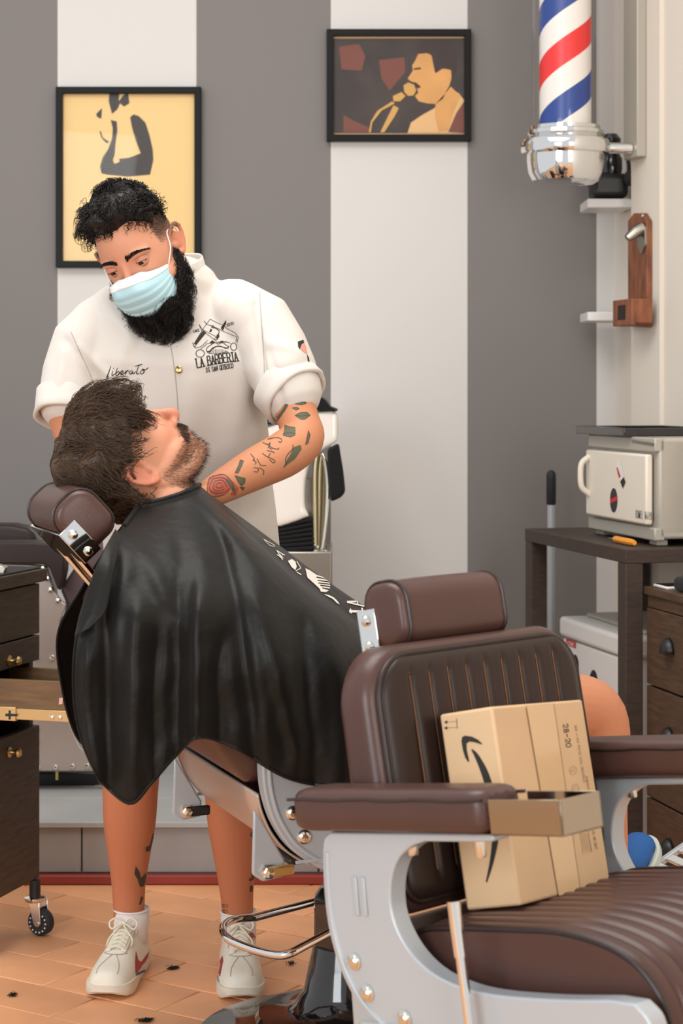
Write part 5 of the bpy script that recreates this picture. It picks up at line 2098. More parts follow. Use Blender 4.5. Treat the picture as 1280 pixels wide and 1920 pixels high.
for s_ in (-1, 1):
    bch([(s_ * .068, .006, .000, .006), (s_ * .069, .010, -.03, .011), (s_ * .064, .022, -.060, .018), (s_ * .050, .038, -.086, .023), (s_ * .035, .054, -.110, .027), (s_ * .016, .062, -.132, .026)])
    bch([(s_ * .05, .03, -.080, .024), (s_ * .032, .043, -.108, .025), (s_ * .012, .056, -.138, .023)])
    bch([(s_ * .03, .083, -.092, .020), (s_ * .018, .078, -.112, .025), (s_ * .008, .068, -.136, .020)])
bch([(0, .08, -.092, .02), (0, .078, -.118, .027), (0, .066, -.140, .024)])
bd = fuse(mb, 'beard', .004, 3, .5, barber, 'hair_black')
bdt = bvh(bd)
cand = [(Vector(p.center), Vector(p.normal)) for p in bd.data.polygons]
hs = []


def flow_d(q):
    l_ = XBI @ q
    v = RB @ Vector((l_.x * 3, .25, -.7)) + Vector((0, 0, -.5))
    v += Vector((noise.noise(q * 60), noise.noise(q * 60 + Vector((5, 0, 0))), noise.noise(q * 60 + Vector((0, 6, 0))))) * 1.6
    return v.normalized()


for i in range(6000):
    c_, n_ = rg.choice(cand)
    l_ = XBI @ c_
    L = rg.uniform(.014, .034) * (1.5 if l_.z < -.13 else 1) * (.45 if l_.z > -.03 else 1)
    if rg.random() < .08:
        L *= 1.5
    pts = grow(bdt, c_ - n_ * .002, (n_ * 1.1 + flow_d(c_) * .5).normalized(), L, 8, .16, flow_d, G_, .0004, rg)
    hs.append((pts, rg.uniform(.0003, .0006)))
strands('beard_strands', hs, 'hair_black', bd)

# ---- mask
ZT, ZB_ = .000, -.128
rows = []
NM = 34


def mask_pt(u, v, lift=0.0):
    """u -1..1 across (person's right positive), v 0 top .. 1 bottom"""
    yc = float(np.interp(v, [0, .10, .25, .45, .62, .8, 1], [.110, .124, .129, .123, .116, .105, .090]))
    ztop = -.002 - .030 * abs(u) ** 1.6
    zbot = -.116 + .040 * abs(u) ** 2.0
    x = (.0705 if u > 0 else .062) * math.sin(u * 1.30) / math.sin(1.30)
    z = ztop + (zbot - ztop) * v
    side_y = .040 + .012 * math.sin(v * PI)
    y = yc + (side_y - yc) * abs(u) ** 2.3
    y -= .010 * math.exp(-((abs(u) - .3) / .14) ** 2) * (1 - sst(0, .25, v))
    pl_ = 0
    for v0 in (.36, .54, .72):
        dv = v - v0
        if 0 <= dv < .18:
            pl_ = max(pl_, .0032 * (1 - dv / .18))
    return XB @ Vector((x * (1 + (lift + pl_ * .4) * 6), y + pl_ + lift, z))


for i in range(NM + 1):
    v = i / NM
    rows.append([mask_pt(-1 + 2 * k / 40, v) for k in range(41)])
mk = MB().grid(rows).build('face_mask', 'mask', barber, ang=None, solid=.0012)
rows = [[mask_pt(-1 + 2 * k / 40, v, .0012) for k in range(41)] for v in (0, .03, .06, .09, .12)]
MB().grid(rows).build('nose_band', 'mask_white', mk, ang=None, solid=.0008)
for u_ in (-.993, .993):
    rows = [[mask_pt(u_ * (1 - .02 * k), v / 12, .0008) for k in range(3)] for v in range(13)]
    MB().grid(rows).build('mask_edge', 'mask', mk, ang=None, solid=.0008)
for s_ in (-1, 1):
    a, b = mask_pt(s_ * .985, .03, .001), mask_pt(s_ * .985, .97, .001)
    e0, e1, e2 = [XB @ Vector((s_ * q[0], q[1], q[2])) for q in ((.079, .010, .020), (.086, -.016, .010), (.080, -.010, -.028))]
    pts = cr([a, a.lerp(e0, .5) + RB @ Vector((s_ * (.002 if s_ > 0 else .006), 0, 0)), e0, e1, e2, e2.lerp(b, .5) + RB @ Vector((s_ * .010, 0, 0)), b], 6)
    MB().tube(pts, .0013, 6).build('ear_loop', 'mask_white', mk)

# ---- jacket
mb = MB()
loft(mb, [ring(366, 1150, 4.28, 168, .14), ring(360, 1040, 4.26, 165, .138), ring(352, 950, 4.24, 164, .135), ring(343, 880, 4.21, 167, .135), ring(326, 800, 4.18, 176, .136), ring(314, 720, 4.15, 187, .136), ring(310, 650, 4.12, 187, .125), ring(314, 600, 4.11, 168, .105), ring(320, 565, 4.10, 128, .085), ring(326, 540, 4.10, 92, .074)], 44)
SLD = Vector((.72, -.25, .66)).normalized()
loft(mb, [(W(440, 585, 4.10), .070, .075, (.75, 0, .66)), (W(482, 612, 4.10), .078, .078, (.85, 0, .5)), (W(512, 660, 4.08), .074, .074, (.85, 0, .5)), (W(532, 700, 4.06), .069, .070, (.8, 0, .6)), (W(543, 733, 4.05), .066, .068, (.72, 0, .69))], 28)
loft(mb, [(W(195, 620, 4.11), .075, .078, (.8, 0, -.6)), (W(160, 650, 4.10), .073, .076, (.95, 0, -.3)), (W(139, 705, 4.09), .066, .070, (1, 0, -.15)), (W(128, 752, 4.075), .061, .066, (1, 0, -.05))], 28)
jk = fuse(mb, 'jacket', .0045, 6, .5, barber, 'shirt')
# folds in the cloth: long pulls from armpits and shoulders
co2 = coords(jk.data)
n2 = normals(jk.data)
px_ = 640 + F * co2[:, 0] / co2[:, 1]
py_ = H + F * (CZ - co2[:, 2]) / co2[:, 1]
dz_ = np.zeros(len(co2))
folds = [((125, 640), (205, 745), 9, -.005), ((150, 650), (222, 720), 8, .004), ((250, 600), (222, 700), 14, .004), ((480, 570), (500, 760), 7, -.007), ((505, 660), (540, 790), 7, -.004),
         ((460, 700), (430, 900), 22, .004), ((400, 760), (380, 900), 26, -.004), ((480, 820), (420, 960), 18, .004), ((500, 900), (470, 1010), 14, -.004), ((190, 560), (250, 640), 10, .003), ((230, 545), (262, 640), 9, -.003),
         ((420, 540), (400, 600), 16, .003), ((505, 640), (560, 660), 9, .003), ((515, 700), (575, 680), 8, -.003), ((360, 720), (350, 860), 18, .003), ((120, 660), (110, 740), 9, .003), ((140, 740), (190, 760), 8, -.004)]
for (ax, ay), (bx_2, by_2), wd, am in folds:
    L2 = (bx_2 - ax) ** 2 + (by_2 - ay) ** 2
    t = np.clip(((px_ - ax) * (bx_2 - ax) + (py_ - ay) * (by_2 - ay)) / L2, 0, 1)
    d2 = (px_ - ax - t * (bx_2 - ax)) ** 2 + (py_ - ay - t * (by_2 - ay)) ** 2
    dz_ += 1.5 * am * np.exp(-d2 / wd ** 2) * (1 - .4 * np.abs(2 * t - 1))
dz_ += np.array([noise.noise(Vector((a * 14, b * 14, c * 5))) for a, b, c in co2]) * .0018
set_coords(jk.data, co2 + n2 * dz_[:, None])
jt = bvh(jk)
# turned-up cuffs
def cuff(c, ra, rb_, sv, ax, wd, name='cuff'):
    s_ = Vector(sv).normalized()
    t = Vector(ax).normalized()
    s_ = (s_ - t * s_.dot(t)).normalized()
    o_ = t.cross(s_)
    rows = []
    for (k_, e) in ((-.5, .99), (-.5, 1.06), (-.42, 1.10), (-.2, 1.10), (.2, 1.09), (.45, 1.10), (.5, 1.05), (.49, .97), (.3, .93), (-.2, .92)):
        rows.append([Vector(c) + t * k_ * wd + (s_ * ra * math.cos(2 * PI * q / 40) + o_ * rb_ * math.sin(2 * PI * q / 40)) * e * (1 + .02 * math.sin(q * .9 + k_ * 3)) for q in range(40)])
    return MB().grid(rows, True).build(name, 'shirt', jk, ang=None)


cuff(W(543, 731, 4.05), .067, .066, (.72, 0, .69), W(572, 762, 4.02) - W(543, 731, 4.05), .05)
cuff(W(127, 762, 4.07), .0615, .064, (1, 0, -.05), W(122, 795, 4.05) - W(127, 760, 4.07), .058)
# stand collar
rows = []
cc_ = W(322, 532, 4.10)
tlt = Vector((-.22, -.28, .94)).normalized()
cs = Vector((1, 0, 0.2)).normalized()
cs = (cs - tlt * cs.dot(tlt)).normalized()
co_ = tlt.cross(cs)
for k_, e in ((-.012, 1.02), (.0, 1.0), (.02, .97), (.040, .96), (.043, .94), (.040, .92), (.0, .95)):
    rows.append([cc_ + tlt * k_ + (cs * .079 * math.cos(a) + co_ * .078 * math.sin(a)) * e for a in np.linspace(-1.15, PI + 1.15, 48)])
MB().grid(rows).build('collar', 'shirt', jk, ang=None)
M['seam_grey'] = mat('stitched_seam', (168, 160, 150), .9)  # plain grey line colour for the jacket and shoe seams
decal('placket_seam', [stroke([(312, 618), (322, 660), (328, 700), (332, 740), (335, 790), (340, 860), (345, 950), (350, 1030)], 1.5)], jt, 'seam_grey', jk)
decal('armhole_seam', [stroke([(486, 548), (490, 600), (494, 660), (496, 720), (497, 765)], 1.2)], jt, 'seam_grey', jk)
decal('armhole_seam', [stroke([(133, 622), (150, 660), (168, 700), (176, 725)], 1.0)], jt, 'seam_grey', jk)
bp = cast(jt, 335, 693, .0)
if bp:
    m_ = Matrix.Translation(bp) @ Matrix.Rotation(PI / 2, 4, 'X')
    MB().lathe([(.0075, -.001), (.0078, .002), (.0055, .0035), (.0045, .003), (.0, .0028)], 20, m_, caps=False).build('button', 'brass', jk)

# printed emblem on the chest (photograph zoom of 360,560 at 5.333)
ze = lambda x, y: (360 + x / 5.333, 560 + y / 5.333)
zl = lambda pts: [ze(*p) for p in pts]
em = []
S1 = lambda pts, w=1.1, sm=True: em.append(stroke(zl(pts), w, 2.0, sm))
S1([(20, 450), (110, 300), (180, 205), (230, 232), (300, 262), (330, 275), (350, 300), (430, 340), (465, 385), (450, 440)], .9, False)
S1([(5, 440), (25, 485), (45, 492), (100, 470), (150, 420)], 1.0)
S1([(70, 258), (85, 300), (105, 330), (170, 370), (235, 420), (255, 400), (235, 378), (160, 340), (100, 305), (70, 258)], .9, False)
S1([(120, 225), (150, 260), (190, 270), (260, 300), (320, 330), (420, 370), (448, 382), (440, 430)], 1.0, False)
S1([(195, 285), (240, 300), (270, 330), (250, 370)], 1.4)
S1([(240, 430), (260, 440), (330, 430), (380, 445)], 1.0)
S1([(85, 500), (130, 470), (150, 450), (215, 440)], 1.0)
for p in ([(285, 295), (340, 212), (342, 235), (310, 318)], [(25, 445), (85, 350), (112, 318), (140, 340), (60, 440), (40, 465)], [(170, 330), (185, 300), (200, 310), (188, 335)], [(245, 365), (265, 345), (272, 380), (250, 410), (240, 395)], [(170, 445), (200, 415), (235, 440), (190, 450)], [(255, 435), (300, 420), (350, 440), (300, 436)]):
    em.append(fill_fine(zl(p)))
for c_, r1_, r2_ in (((80, 548), 42, 38), ((415, 480), 32, 38), ((237, 402), 12, 12), ((205, 280), 12, 12), ((25, 465), 12, 14)):
    q = [(c_[0] + r1_ * math.cos(a), c_[1] + r2_ * math.sin(a)) for a in np.linspace(0, 2 * PI, 22)]
    S1(q, 1.3 if r1_ > 20 else .9, False)
S1([(140, 515), (150, 490), (190, 460), (230, 440), (260, 455), (300, 440), (340, 465), (365, 480)], 1.2)
em.append(fill_fine(zl([(138, 512), (150, 540), (180, 535), (205, 505), (245, 480), (290, 482), (330, 500), (362, 498), (370, 470), (352, 490), (320, 485), (280, 470), (240, 472), (200, 490), (175, 520), (155, 525)])))
for k in range(13):
    x_ = 172 + k * 14.5
    S1([(x_, 520 - 14 * math.sin(k / 12 * PI)), (x_ + 1, 552 - 1.2 * k)], .75, False)
S1([(160, 545), (260, 550), (355, 525)], .8)
decal('emblem', em, jt, 'ink', jk)


def px_text(txt, p0, p1, h_, serif=0, lw=1.3, gapf=.32, arc=0.0):
    """lettering from p0 to p1 in photograph pixels"""
    n_ = len(txt)
    L2 = math.hypot(p1[0] - p0[0], p1[1] - p0[1])
    w_ = L2 / (n_ + (n_ - 1) * gapf)
    st_, tot = text_strokes(txt, h_, w_, w_ * gapf, serif)
    dx, dy = (p1[0] - p0[0]) / L2, (p1[1] - p0[1]) / L2
    k_ = L2 / tot
    out = []
    for pl_ in st_:
        vert = abs(pl_[0][0] - pl_[-1][0]) < .1 * w_
        q = [(a * k_, b + arc * (1 - (2 * a * k_ / L2 - 1) ** 2)) for a, b in dens(pl_, 1.5)]
        out.append(ribbon2d([(p0[0] + a * dx + b * dy, p0[1] + a * dy - b * dx) for a, b in q], lw))
    return out


decal('lettering', px_text('LA BARBERIA', ze(52, 692), ze(460, 622), 17, 1.4, 2.1, .30, 1.5), jt, 'ink', jk)
decal('lettering', px_text('DI SAN QUIRICO', ze(145, 735), ze(412, 690), 8.5, .8, 1.15, .34), jt, 'ink', jk)
decal('lettering', px_text('SINCE', ze(14, 342), ze(76, 326), 4.6, 0, .8, .3), jt, 'ink', jk)
decal('lettering', px_text('2020', ze(348, 278), ze(418, 255), 4.8, 0, .9, .35), jt, 'ink', jk)
# embroidered signature
zs = lambda pts: [(60 + x / 4.0, 480 + y / 4.0) for x, y in pts]
sg = [[(592, 826), (580, 860), (566, 900), (562, 912), (575, 905)], [(606, 862), (600, 890), (606, 896), (620, 884)], [(612, 842), (613, 845)],
      [(642, 838), (628, 880), (632, 894), (648, 890), (655, 872), (645, 866), (632, 880)], [(655, 880), (672, 880), (684, 868), (676, 860), (666, 872), (668, 888), (684, 886), (698, 872)],
      [(704, 858), (700, 888), (706, 870), (718, 858), (724, 864)], [(752, 858), (736, 864), (730, 880), (742, 884), (756, 866), (754, 880), (764, 882), (776, 866)],
      [(800, 822), (786, 866), (788, 884), (804, 880)], [(772, 826), (800, 820), (826, 812)], [(826, 856), (812, 870), (818, 884), (836, 876), (842, 856), (832, 848), (826, 856), (846, 854), (872, 838)]]
decal('signature', [stroke(zs(q), [1.0, 2.0, 1.4]) for q in sg], jt, 'ink', jk)
# printed portrait patch on the sleeve edge: a plain pink and black blot
decal('sleeve_print', [fill_fine(zl([(1055, 430), (1110, 412), (1118, 440), (1090, 460), (1075, 510), (1058, 480)])), fill_fine(zl([(1145, 555), (1165, 590), (1172, 632), (1155, 628)]))], jt, 'ink', jk)
M['pink_print'] = mat('pink_print', (220, 140, 128), .8)
decal('sleeve_print', [fill_fine(zl([(1120, 440), (1140, 490), (1150, 555), (1125, 540), (1080, 510), (1092, 462)]))], jt, 'pink_print', jk)

# ---- tattoos (photograph zoom of 360,700 at 4.923)
M['tattoo'] = mat('tattoo_ink', (52, 58, 44), .6)
M['tattoo_green'] = mat('tattoo_green', (82, 82, 60), .6)
M['tattoo_red'] = mat('tattoo_red', (172, 78, 56), .6)
za = lambda pts: [(360 + x / 4.923, 700 + y / 4.923) for x, y in pts]
tg, tl, tr_ = [], [], []
leafs = [[(935, 270), (970, 232), (1010, 225), (1055, 278), (1010, 290), (960, 285)], [(950, 388), (1000, 362), (1060, 360), (1088, 388), (1040, 425), (1005, 425), (975, 405)],
         [(858, 480), (900, 495), (950, 500), (950, 570), (910, 588), (840, 575), (852, 530)], [(1072, 530), (1088, 570), (1070, 640), (1045, 660), (1060, 590)], [(925, 320), (960, 312), (990, 325), (960, 340)],
         [(445, 800), (475, 808), (460, 850), (425, 920), (395, 920), (425, 860)], [(395, 945), (450, 960), (490, 970), (485, 1010), (455, 1040), (425, 1000)], [(440, 1050), (480, 1050), (470, 1080)]]
for q in leafs:
    tg.append(fill_fine(za(q), 2.5))
    tl.append(stroke(za(q + [q[0]]), .9, 2, False))
tl += [stroke(za(q), 1.35) for q in ([(940, 165), (900, 240), (860, 330), (800, 420), (780, 440)], [(920, 270), (945, 265), (1000, 262), (1045, 275)], [(955, 390), (1020, 395), (1085, 385)],
       [(840, 560), (900, 550), (945, 560)], [(700, 610), (760, 595), (810, 600), (828, 620), (815, 638), (795, 630)], [(655, 640), (700, 660), (720, 640), (700, 690)], [(690, 650), (740, 690), (790, 700), (800, 690)], [(720, 640), (715, 690), (735, 700)],
       [(690, 715), (730, 720), (760, 735)], [(650, 740), (690, 770), (740, 790), (765, 815), (745, 825), (715, 795)], [(720, 740), (700, 775)], [(540, 745), (575, 790), (560, 800), (590, 820), (580, 840)], [(600, 790), (620, 830), (640, 850), (680, 850)],
       [(570, 870), (610, 880), (600, 910), (570, 905)], [(620, 870), (660, 900), (655, 935)], [(700, 560), (750, 555)], [(930, 660), (925, 700), (880, 750), (860, 800), (870, 830)], [(1060, 100), (1080, 170), (1095, 250)])]
tg.append(stroke(za([(920, 160), (895, 240), (850, 330), (790, 410)]), [5, 6, 6, 4]))
tg.append(fill_fine(za([(940, 680), (1000, 660), (1010, 700), (950, 790), (880, 840), (840, 880), (860, 820), (900, 760)]), 3))
for k in range(5):
    tl.append(stroke(za([(425 + k * 8, 900 - k * 20), (410 + k * 10, 885 - k * 20)]), .9, 2, False))
# rose on the wrist
for r_, o_ in ((.25, 0), (.5, .8), (.75, .3), (1.0, 1.1)):
    q = [(250 + 118 * r_ * math.cos(a) * (1 + .12 * math.sin(3 * a + o_)), 1035 + 105 * r_ * math.sin(a) * (1 + .12 * math.cos(2 * a + o_))) for a in np.linspace(o_, o_ + 5.6, 20)]
    tl.append(stroke(za(q), 1.1, 2, True))
tr_.append(fill_fine(za([(250 + 112 * math.cos(a), 1035 + 98 * math.sin(a)) for a in np.linspace(0, 2 * PI, 20)[:-1]]), 2.5))
tr_.append(fill_fine(za([(320, 960), (380, 1000), (430, 1060), (400, 1130), (350, 1120), (390, 1060), (340, 1010)]), 2.5))
tg.append(fill_fine(za([(300, 970), (340, 980), (400, 1070), (390, 1110), (350, 1050)]), 2.5))
for q_ in tr_:
    decal('red_tattoo', [q_], btree, 'tattoo_red', bb, .0003)
for q_ in tg:
    decal('green_tattoo', [q_], btree, 'tattoo_green', bb, .0005)
decal('line_tattoo', tl, btree, 'tattoo', bb, .0007)
zk = lambda pts: [(120 + x / 2.37, 1360 + y / 2.37) for x, y in pts]
an_ = [[(318, 625), (335, 650), (342, 680), (330, 690), (312, 660)], [(335, 685), (365, 655), (366, 690), (350, 718), (335, 715)], [(330, 655), (345, 700), (338, 720), (328, 690)], [(395, 480), (402, 478), (392, 520), (380, 560), (362, 560), (362, 542), (380, 535)], [(342, 760), (352, 765), (340, 795), (332, 798)],
       [(832, 650), (848, 660), (850, 690), (835, 685)], [(822, 680), (836, 678), (834, 690), (822, 692)], [(826, 712), (840, 715), (836, 742), (824, 738)]]
for q_ in [fill_fine(zk(q), 2.5) for q in an_] + [stroke(zk(q), 1.0, 2, False) for q in ([(705, 795), (712, 795), (712, 808), (705, 808), (705, 795)], [(718, 795), (726, 796), (725, 808), (718, 806)], [(706, 818), (714, 834)], [(714, 818), (708, 834)], [(718, 820), (726, 822), (722, 832)])]:
    decal('leg_tattoo', [q_], btree, 'tattoo', bb, .0006)

# ---- shorts, socks, shoes
mb = MB()
limb(mb, [wl(300, 1130, 4.27, .115), wl(275, 1250, 4.24, .105), wl(258, 1345, 4.23, .098)], 28, 4, EX)
limb(mb, [wl(390, 1130, 4.27, .115), wl(412, 1250, 4.235, .105), wl(425, 1340, 4.22, .098)], 28, 4, EX)
fuse(mb, 'shorts', .006, 3, .5, barber, 'shorts')


def sneaker(heel, toe, name_seed, strokes_red, blue):
    """white leather running shoe: sole, upper, tongue, toe seams, laces with a bow, red side stripe"""
    h_, t_ = Vector((heel[0], heel[1], 0)), Vector((toe[0], toe[1], 0))
    f = (t_ - h_).normalized()
    L = (t_ - h_).length
    s_ = Vector((f.y, -f.x, 0))
    P = lambda a, b, c: h_ + f * (a * L) + s_ * b + Vector((0, 0, c))
    xs = [.0, .04, .12, .25, .4, .55, .7, .82, .92, .98, 1.0]
    wsr = [.014, .030, .038, .040, .040, .042, .047, .048, .042, .028, .012]
    zs_ = [.008, .006, .004, .002, .0, .0, .0, .0, .004, .010, .014]
    # sole
    out = [(a, w) for a, w in zip(xs, wsr)] + [(a, -w) for a, w in reversed(list(zip(xs, wsr)))]
    out = cr([(a, b * 1.05) for a, b in out], 3, True)
    mb = MB()
    n_ = len(out)
    lv = []
    for fz, e in ((0, .94), (.25, 1.0), (.8, 1.0), (1, .97)):
        row = []
        for a, b in out:
            z0 = float(np.interp(a, xs, zs_))
            z1 = float(np.interp(a, [0, .3, .6, 1], [.042, .036, .028, .030]))
            row.append(P(.5 + (a - .5) * (.985 + .03 * (fz > .1)), b * e, z0 + (z1 - z0) * fz))
        lv.append(row)
    mb.grid(lv, True)
    mb.f.append(tuple(range(n_)))
    mb.f.append(tuple(3 * n_ + k for k in range(n_)))
    sole = None
    # upper
    hx = [0, .06, .14, .24, .34, .44, .55, .66, .78, .88, .95, .99]
    hw = [.018, .034, .039, .041, .041, .041, .0435, .0455, .0465, .042, .034, .020]
    ht = [.070, .094, .098, .096, .102, .098, .086, .074, .065, .060, .054, .044]
    mu = MB()
    rows = []
    for a, w, t2 in zip(*[cr([(q,) for q in v], 3) for v in (hx, hw, ht)]):
        a, w, t2 = a[0], w[0], t2[0]
        zb_ = .026
        row = []
        for k in range(25):
            th = PI * k / 24
            ex = .62
            cx_ = math.copysign(abs(math.cos(th)) ** ex, math.cos(th))
            sz_ = abs(math.sin(th)) ** (.8)
            bul = 1 - .35 * sz_ ** 2 * (1 if a < .6 else .6)
            row.append(P(a, w * cx_ * bul, zb_ + (t2 - zb_) * sz_))
        rows.append(row)
    mu.grid(rows)
    r0, r1_ = len(rows) - 1, 25
    mu.f.append(tuple(range(25)))
    mu.f.append(tuple(r0 * 25 + k for k in range(25)))
    up = mu.build('shoe', 'shoe_white', barber, ang=60)
    sole = mb.build('sole', 'shoe_sole', up, ang=40)
    tr = BVHTree.FromPolygons([v.co for v in up.data.vertices], [tuple(p.vertices) for p in up.data.polygons])

    def top(a, b, off=.001):
        """point on the upper above (a, b)"""
        q = P(a, b, .3)
        h2 = tr.ray_cast(q, Vector((0, 0, -1)))
        return (h2[0] + h2[1] * off) if h2[0] is not None else P(a, b, .06)
    # tongue and eyelet stays
    rows = [[top(a, b, .0022) + Vector((0, 0, .012 * max(0, (.36 - a) / .06))) + f * (-.018 * max(0, (.36 - a) / .06)) for b in np.linspace(-.017, .017, 7)] for a in np.linspace(.30, .60, 12)]
    MB().grid(rows).build('tongue', 'shoe_white', up, ang=None, solid=.003)
    for sd in (-1, 1):
        rows = [[top(a, sd * b, .0022) for b in np.linspace(.011, .021, 4)] for a in np.linspace(.38, .66, 12)]
        MB().grid(rows).build('eyelet_stay', 'shoe_white', up, ang=None, solid=.0025)
    MB().tube([top(a, b, .001) for a, b in cr([(.66, -.024), (.70, -.012), (.705, 0), (.70, .012), (.66, .024)], 4)], .0009, 5).build('seam', 'seam_grey', up)
    for sd in (-1, 1):
        MB().tube([top(.705 + .24 * k / 8, sd * (.004 + .018 * math.sin(k / 8 * 1.7)), .0006) for k in range(9)], .0008, 5).build('seam', 'seam_grey', up)
    rl_ = [[top(.66 + .02 * 0, b, .003) for b in (-.016, .016)]]
    for i in range(6):
        a = .64 - i * .045
        for sd in (-1, 1):
            q = [top(a + .004, sd * .0155, .0042), top(a - .010, 0, .0065), top(a - .026, -sd * .0155, .0042)]
            MB().tube(cr(q, 4), .0023, 6).build('lace', 'lace', up)
    k0 = top(.385, 0, .010)
    for sd in (-1, 1):
        q = [k0, k0 + s_ * sd * .014 + Vector((0, 0, .012)), k0 + s_ * sd * .030 + Vector((0, 0, .004)) + f * .004, k0 + s_ * sd * .024 + Vector((0, 0, -.008)) + f * .012, k0 + s_ * sd * .008 + f * .008, k0]
        MB().tube(cr(q, 5), .0022, 6).build('lace_bow', 'lace', up)
        q = [k0, k0 + s_ * sd * .008 + f * .02 + Vector((0, 0, -.004)), top(.50, sd * .02, .006), top(.56, sd * .024, .004)]
        MB().tube(cr(q, 5), .002, 6).build('lace_end', 'lace', up)
    MB().ball(k0, .006, 8, 6).build('lace_knot', 'lace', up)
    # collar lining
    MB().tube([top(a, b, .0005) for a, b in cr([(.36, -.021), (.24, -.024), (.12, -.022), (.07, 0), (.12, .022), (.24, .024), (.36, .021)], 4)], .005, 8).build('collar_padding', 'shoe_white', up)
    utree = tr
    if strokes_red:
        decal('side_stripe', [fill_fine(q, 2.5) for q in strokes_red], utree, 'red_leather', up, .0012)
    if blue:
        st_ = BVHTree.FromPolygons([v.co for v in sole.data.vertices], [tuple(p.vertices) for p in sole.data.polygons])
        decal('sole_stripe', [fill_fine(q, 2.5) for q in blue], st_, 'blue', sole, .0012)
    return up


M['red_leather'] = mat('red_shoe_leather', (168, 40, 38), .5)
zf = lambda pts: [(140 + x / 3.368, 1700 + y / 3.368) for x, y in pts]
s1 = sneaker((-.449, 4.352), (-.484, 4.072), 1, [zf([(384, 278), (400, 340), (420, 350), (465, 285), (466, 310), (430, 370), (384, 425), (380, 350)])], [zf([(380, 425), (442, 395), (442, 410), (378, 442)])])
s2 = sneaker((-.226, 4.345), (-.203, 4.055), 2, [zf([(934, 310), (938, 340), (918, 440), (908, 430), (900, 380)]), zf([(1184, 335), (1200, 380), (1222, 440), (1200, 410), (1186, 370)])], [zf([(900, 430), (910, 440), (912, 480), (902, 465)])])
decal('tongue_label', [fill_fine(zf([(1088, 182), (1108, 174), (1132, 186), (1130, 204), (1100, 204), (1086, 196)]), 2)], bvh(s2), 'red_leather', s2, .006)
for (x_, d_, xb, db) in ((-.4535, 4.30, -.4545, 4.285), (-.2215, 4.28, -.2195, 4.262)):
    mb = MB()
    loft(mb, [((xb, db, .058), .036, .042, EX), ((x_, d_, .10), .0385, .043, EX), ((x_, d_ + .0, .128), .0375, .041, EX)], 28, cap=False)
    o = mb.build('sock', 'sock', barber, ang=None)
    MB().tube([(x_ + .0378 * math.cos(a), d_ + .0413 * math.sin(a), .128) for a in np.linspace(0, 2 * PI, 30)[:-1]], .0022, 6, closed=True).build('sock_rib', 'sock', o)
# ================================================================ the black cape
M['cape'] = mat('black_nylon', (19, 17, 14), 0.44, spec=0.2, bump=(22, 0.45, .006), sheen=0.04)
CP = [
    [(232, 988, 3.50), (205, 1025, 3.42), (172, 1095, 3.36), (142, 1200, 3.335), (138, 1310, 3.335), (155, 1395, 3.335), (185, 1462, 3.34)],
    [(262, 950, 3.59), (238, 1030, 3.43), (215, 1120, 3.35), (195, 1220, 3.33), (190, 1320, 3.33), (205, 1420, 3.33), (243, 1506, 3.335)],
    [(285, 943, 3.595), (278, 1040, 3.435), (265, 1140, 3.35), (255, 1240, 3.33), (252, 1340, 3.33), (260, 1420, 3.33), (282, 1470, 3.335)],
    [(310, 937, 3.60), (325, 1040, 3.44), (322, 1140, 3.35), (318, 1240, 3.335), (315, 1320, 3.335), (318, 1380, 3.335), (328, 1418, 3.34)],
    [(335, 929, 3.605), (380, 1040, 3.45), (385, 1130, 3.36), (380, 1230, 3.335), (372, 1310, 3.335), (370, 1350, 3.335), (374, 1382, 3.34)],
    [(350, 923, 3.615), (430, 1045, 3.46), (450, 1140, 3.37), (452, 1240, 3.345), (448, 1320, 3.345), (446, 1370, 3.345), (445, 1404, 3.35)],
    [(360, 918, 3.63), (475, 1045, 3.47), (515, 1140, 3.40), (528, 1240, 3.36), (530, 1330, 3.36), (532, 1400, 3.36), (534, 1456, 3.365)],
    [(366, 915, 3.64), (520, 1062, 3.53), (585, 1150, 3.44), (610, 1250, 3.39), (615, 1340, 3.385), (616, 1420, 3.385), (618, 1474, 3.39)],
    [(369, 913, 3.65), (548, 1080, 3.59), (640, 1165, 3.51), (690, 1260, 3.44), (700, 1350, 3.43), (705, 1430, 3.43), (708, 1475, 3.435)],
    [(371, 912, 3.66), (562, 1085, 3.65), (675, 1178, 3.60), (780, 1270, 3.50), (800, 1350, 3.48), (810, 1430, 3.48), (812, 1470, 3.48)],
    [(373, 911, 3.67), (560, 1075, 3.70), (690, 1178, 3.69), (880, 1270, 3.61), (930, 1340, 3.56), (940, 1420, 3.55), (940, 1460, 3.55)],
    [(374, 911, 3.72), (530, 1042, 3.74), (660, 1138, 3.80), (800, 1215, 3.84), (940, 1262, 3.86), (1000, 1290, 3.86), (1025, 1310, 3.86)],
    [(370, 911, 3.78), (495, 1002, 3.86), (590, 1075, 3.93), (690, 1145, 4.0), (820, 1208, 4.04), (900, 1245, 4.06), (960, 1272, 4.07)],
    [(362, 914, 3.82), (470, 1010, 3.95), (550, 1100, 4.03), (640, 1200, 4.07), (700, 1290, 4.09), (740, 1360, 4.10), (760, 1420, 4.10)],
    [(340, 920, 3.835), (420, 1010, 3.95), (470, 1110, 4.03), (500, 1220, 4.05), (520, 1300, 4.06), (530, 1360, 4.06), (535, 1400, 4.06)],
    [(300, 935, 3.83), (330, 1010, 3.93), (350, 1100, 4.00), (360, 1220, 4.03), (365, 1310, 4.04), (370, 1350, 4.04), (372, 1370, 4.04)],
    [(268, 952, 3.79), (245, 1020, 3.87), (228, 1100, 3.93), (215, 1200, 3.95), (205, 1310, 3.96), (205, 1380, 3.96), (212, 1420, 3.96)],
    [(250, 960, 3.72), (205, 1020, 3.74), (152, 1105, 3.76), (108, 1190, 3.76), (118, 1300, 3.76), (140, 1375, 3.76), (168, 1408, 3.76)],
]
NR = 60
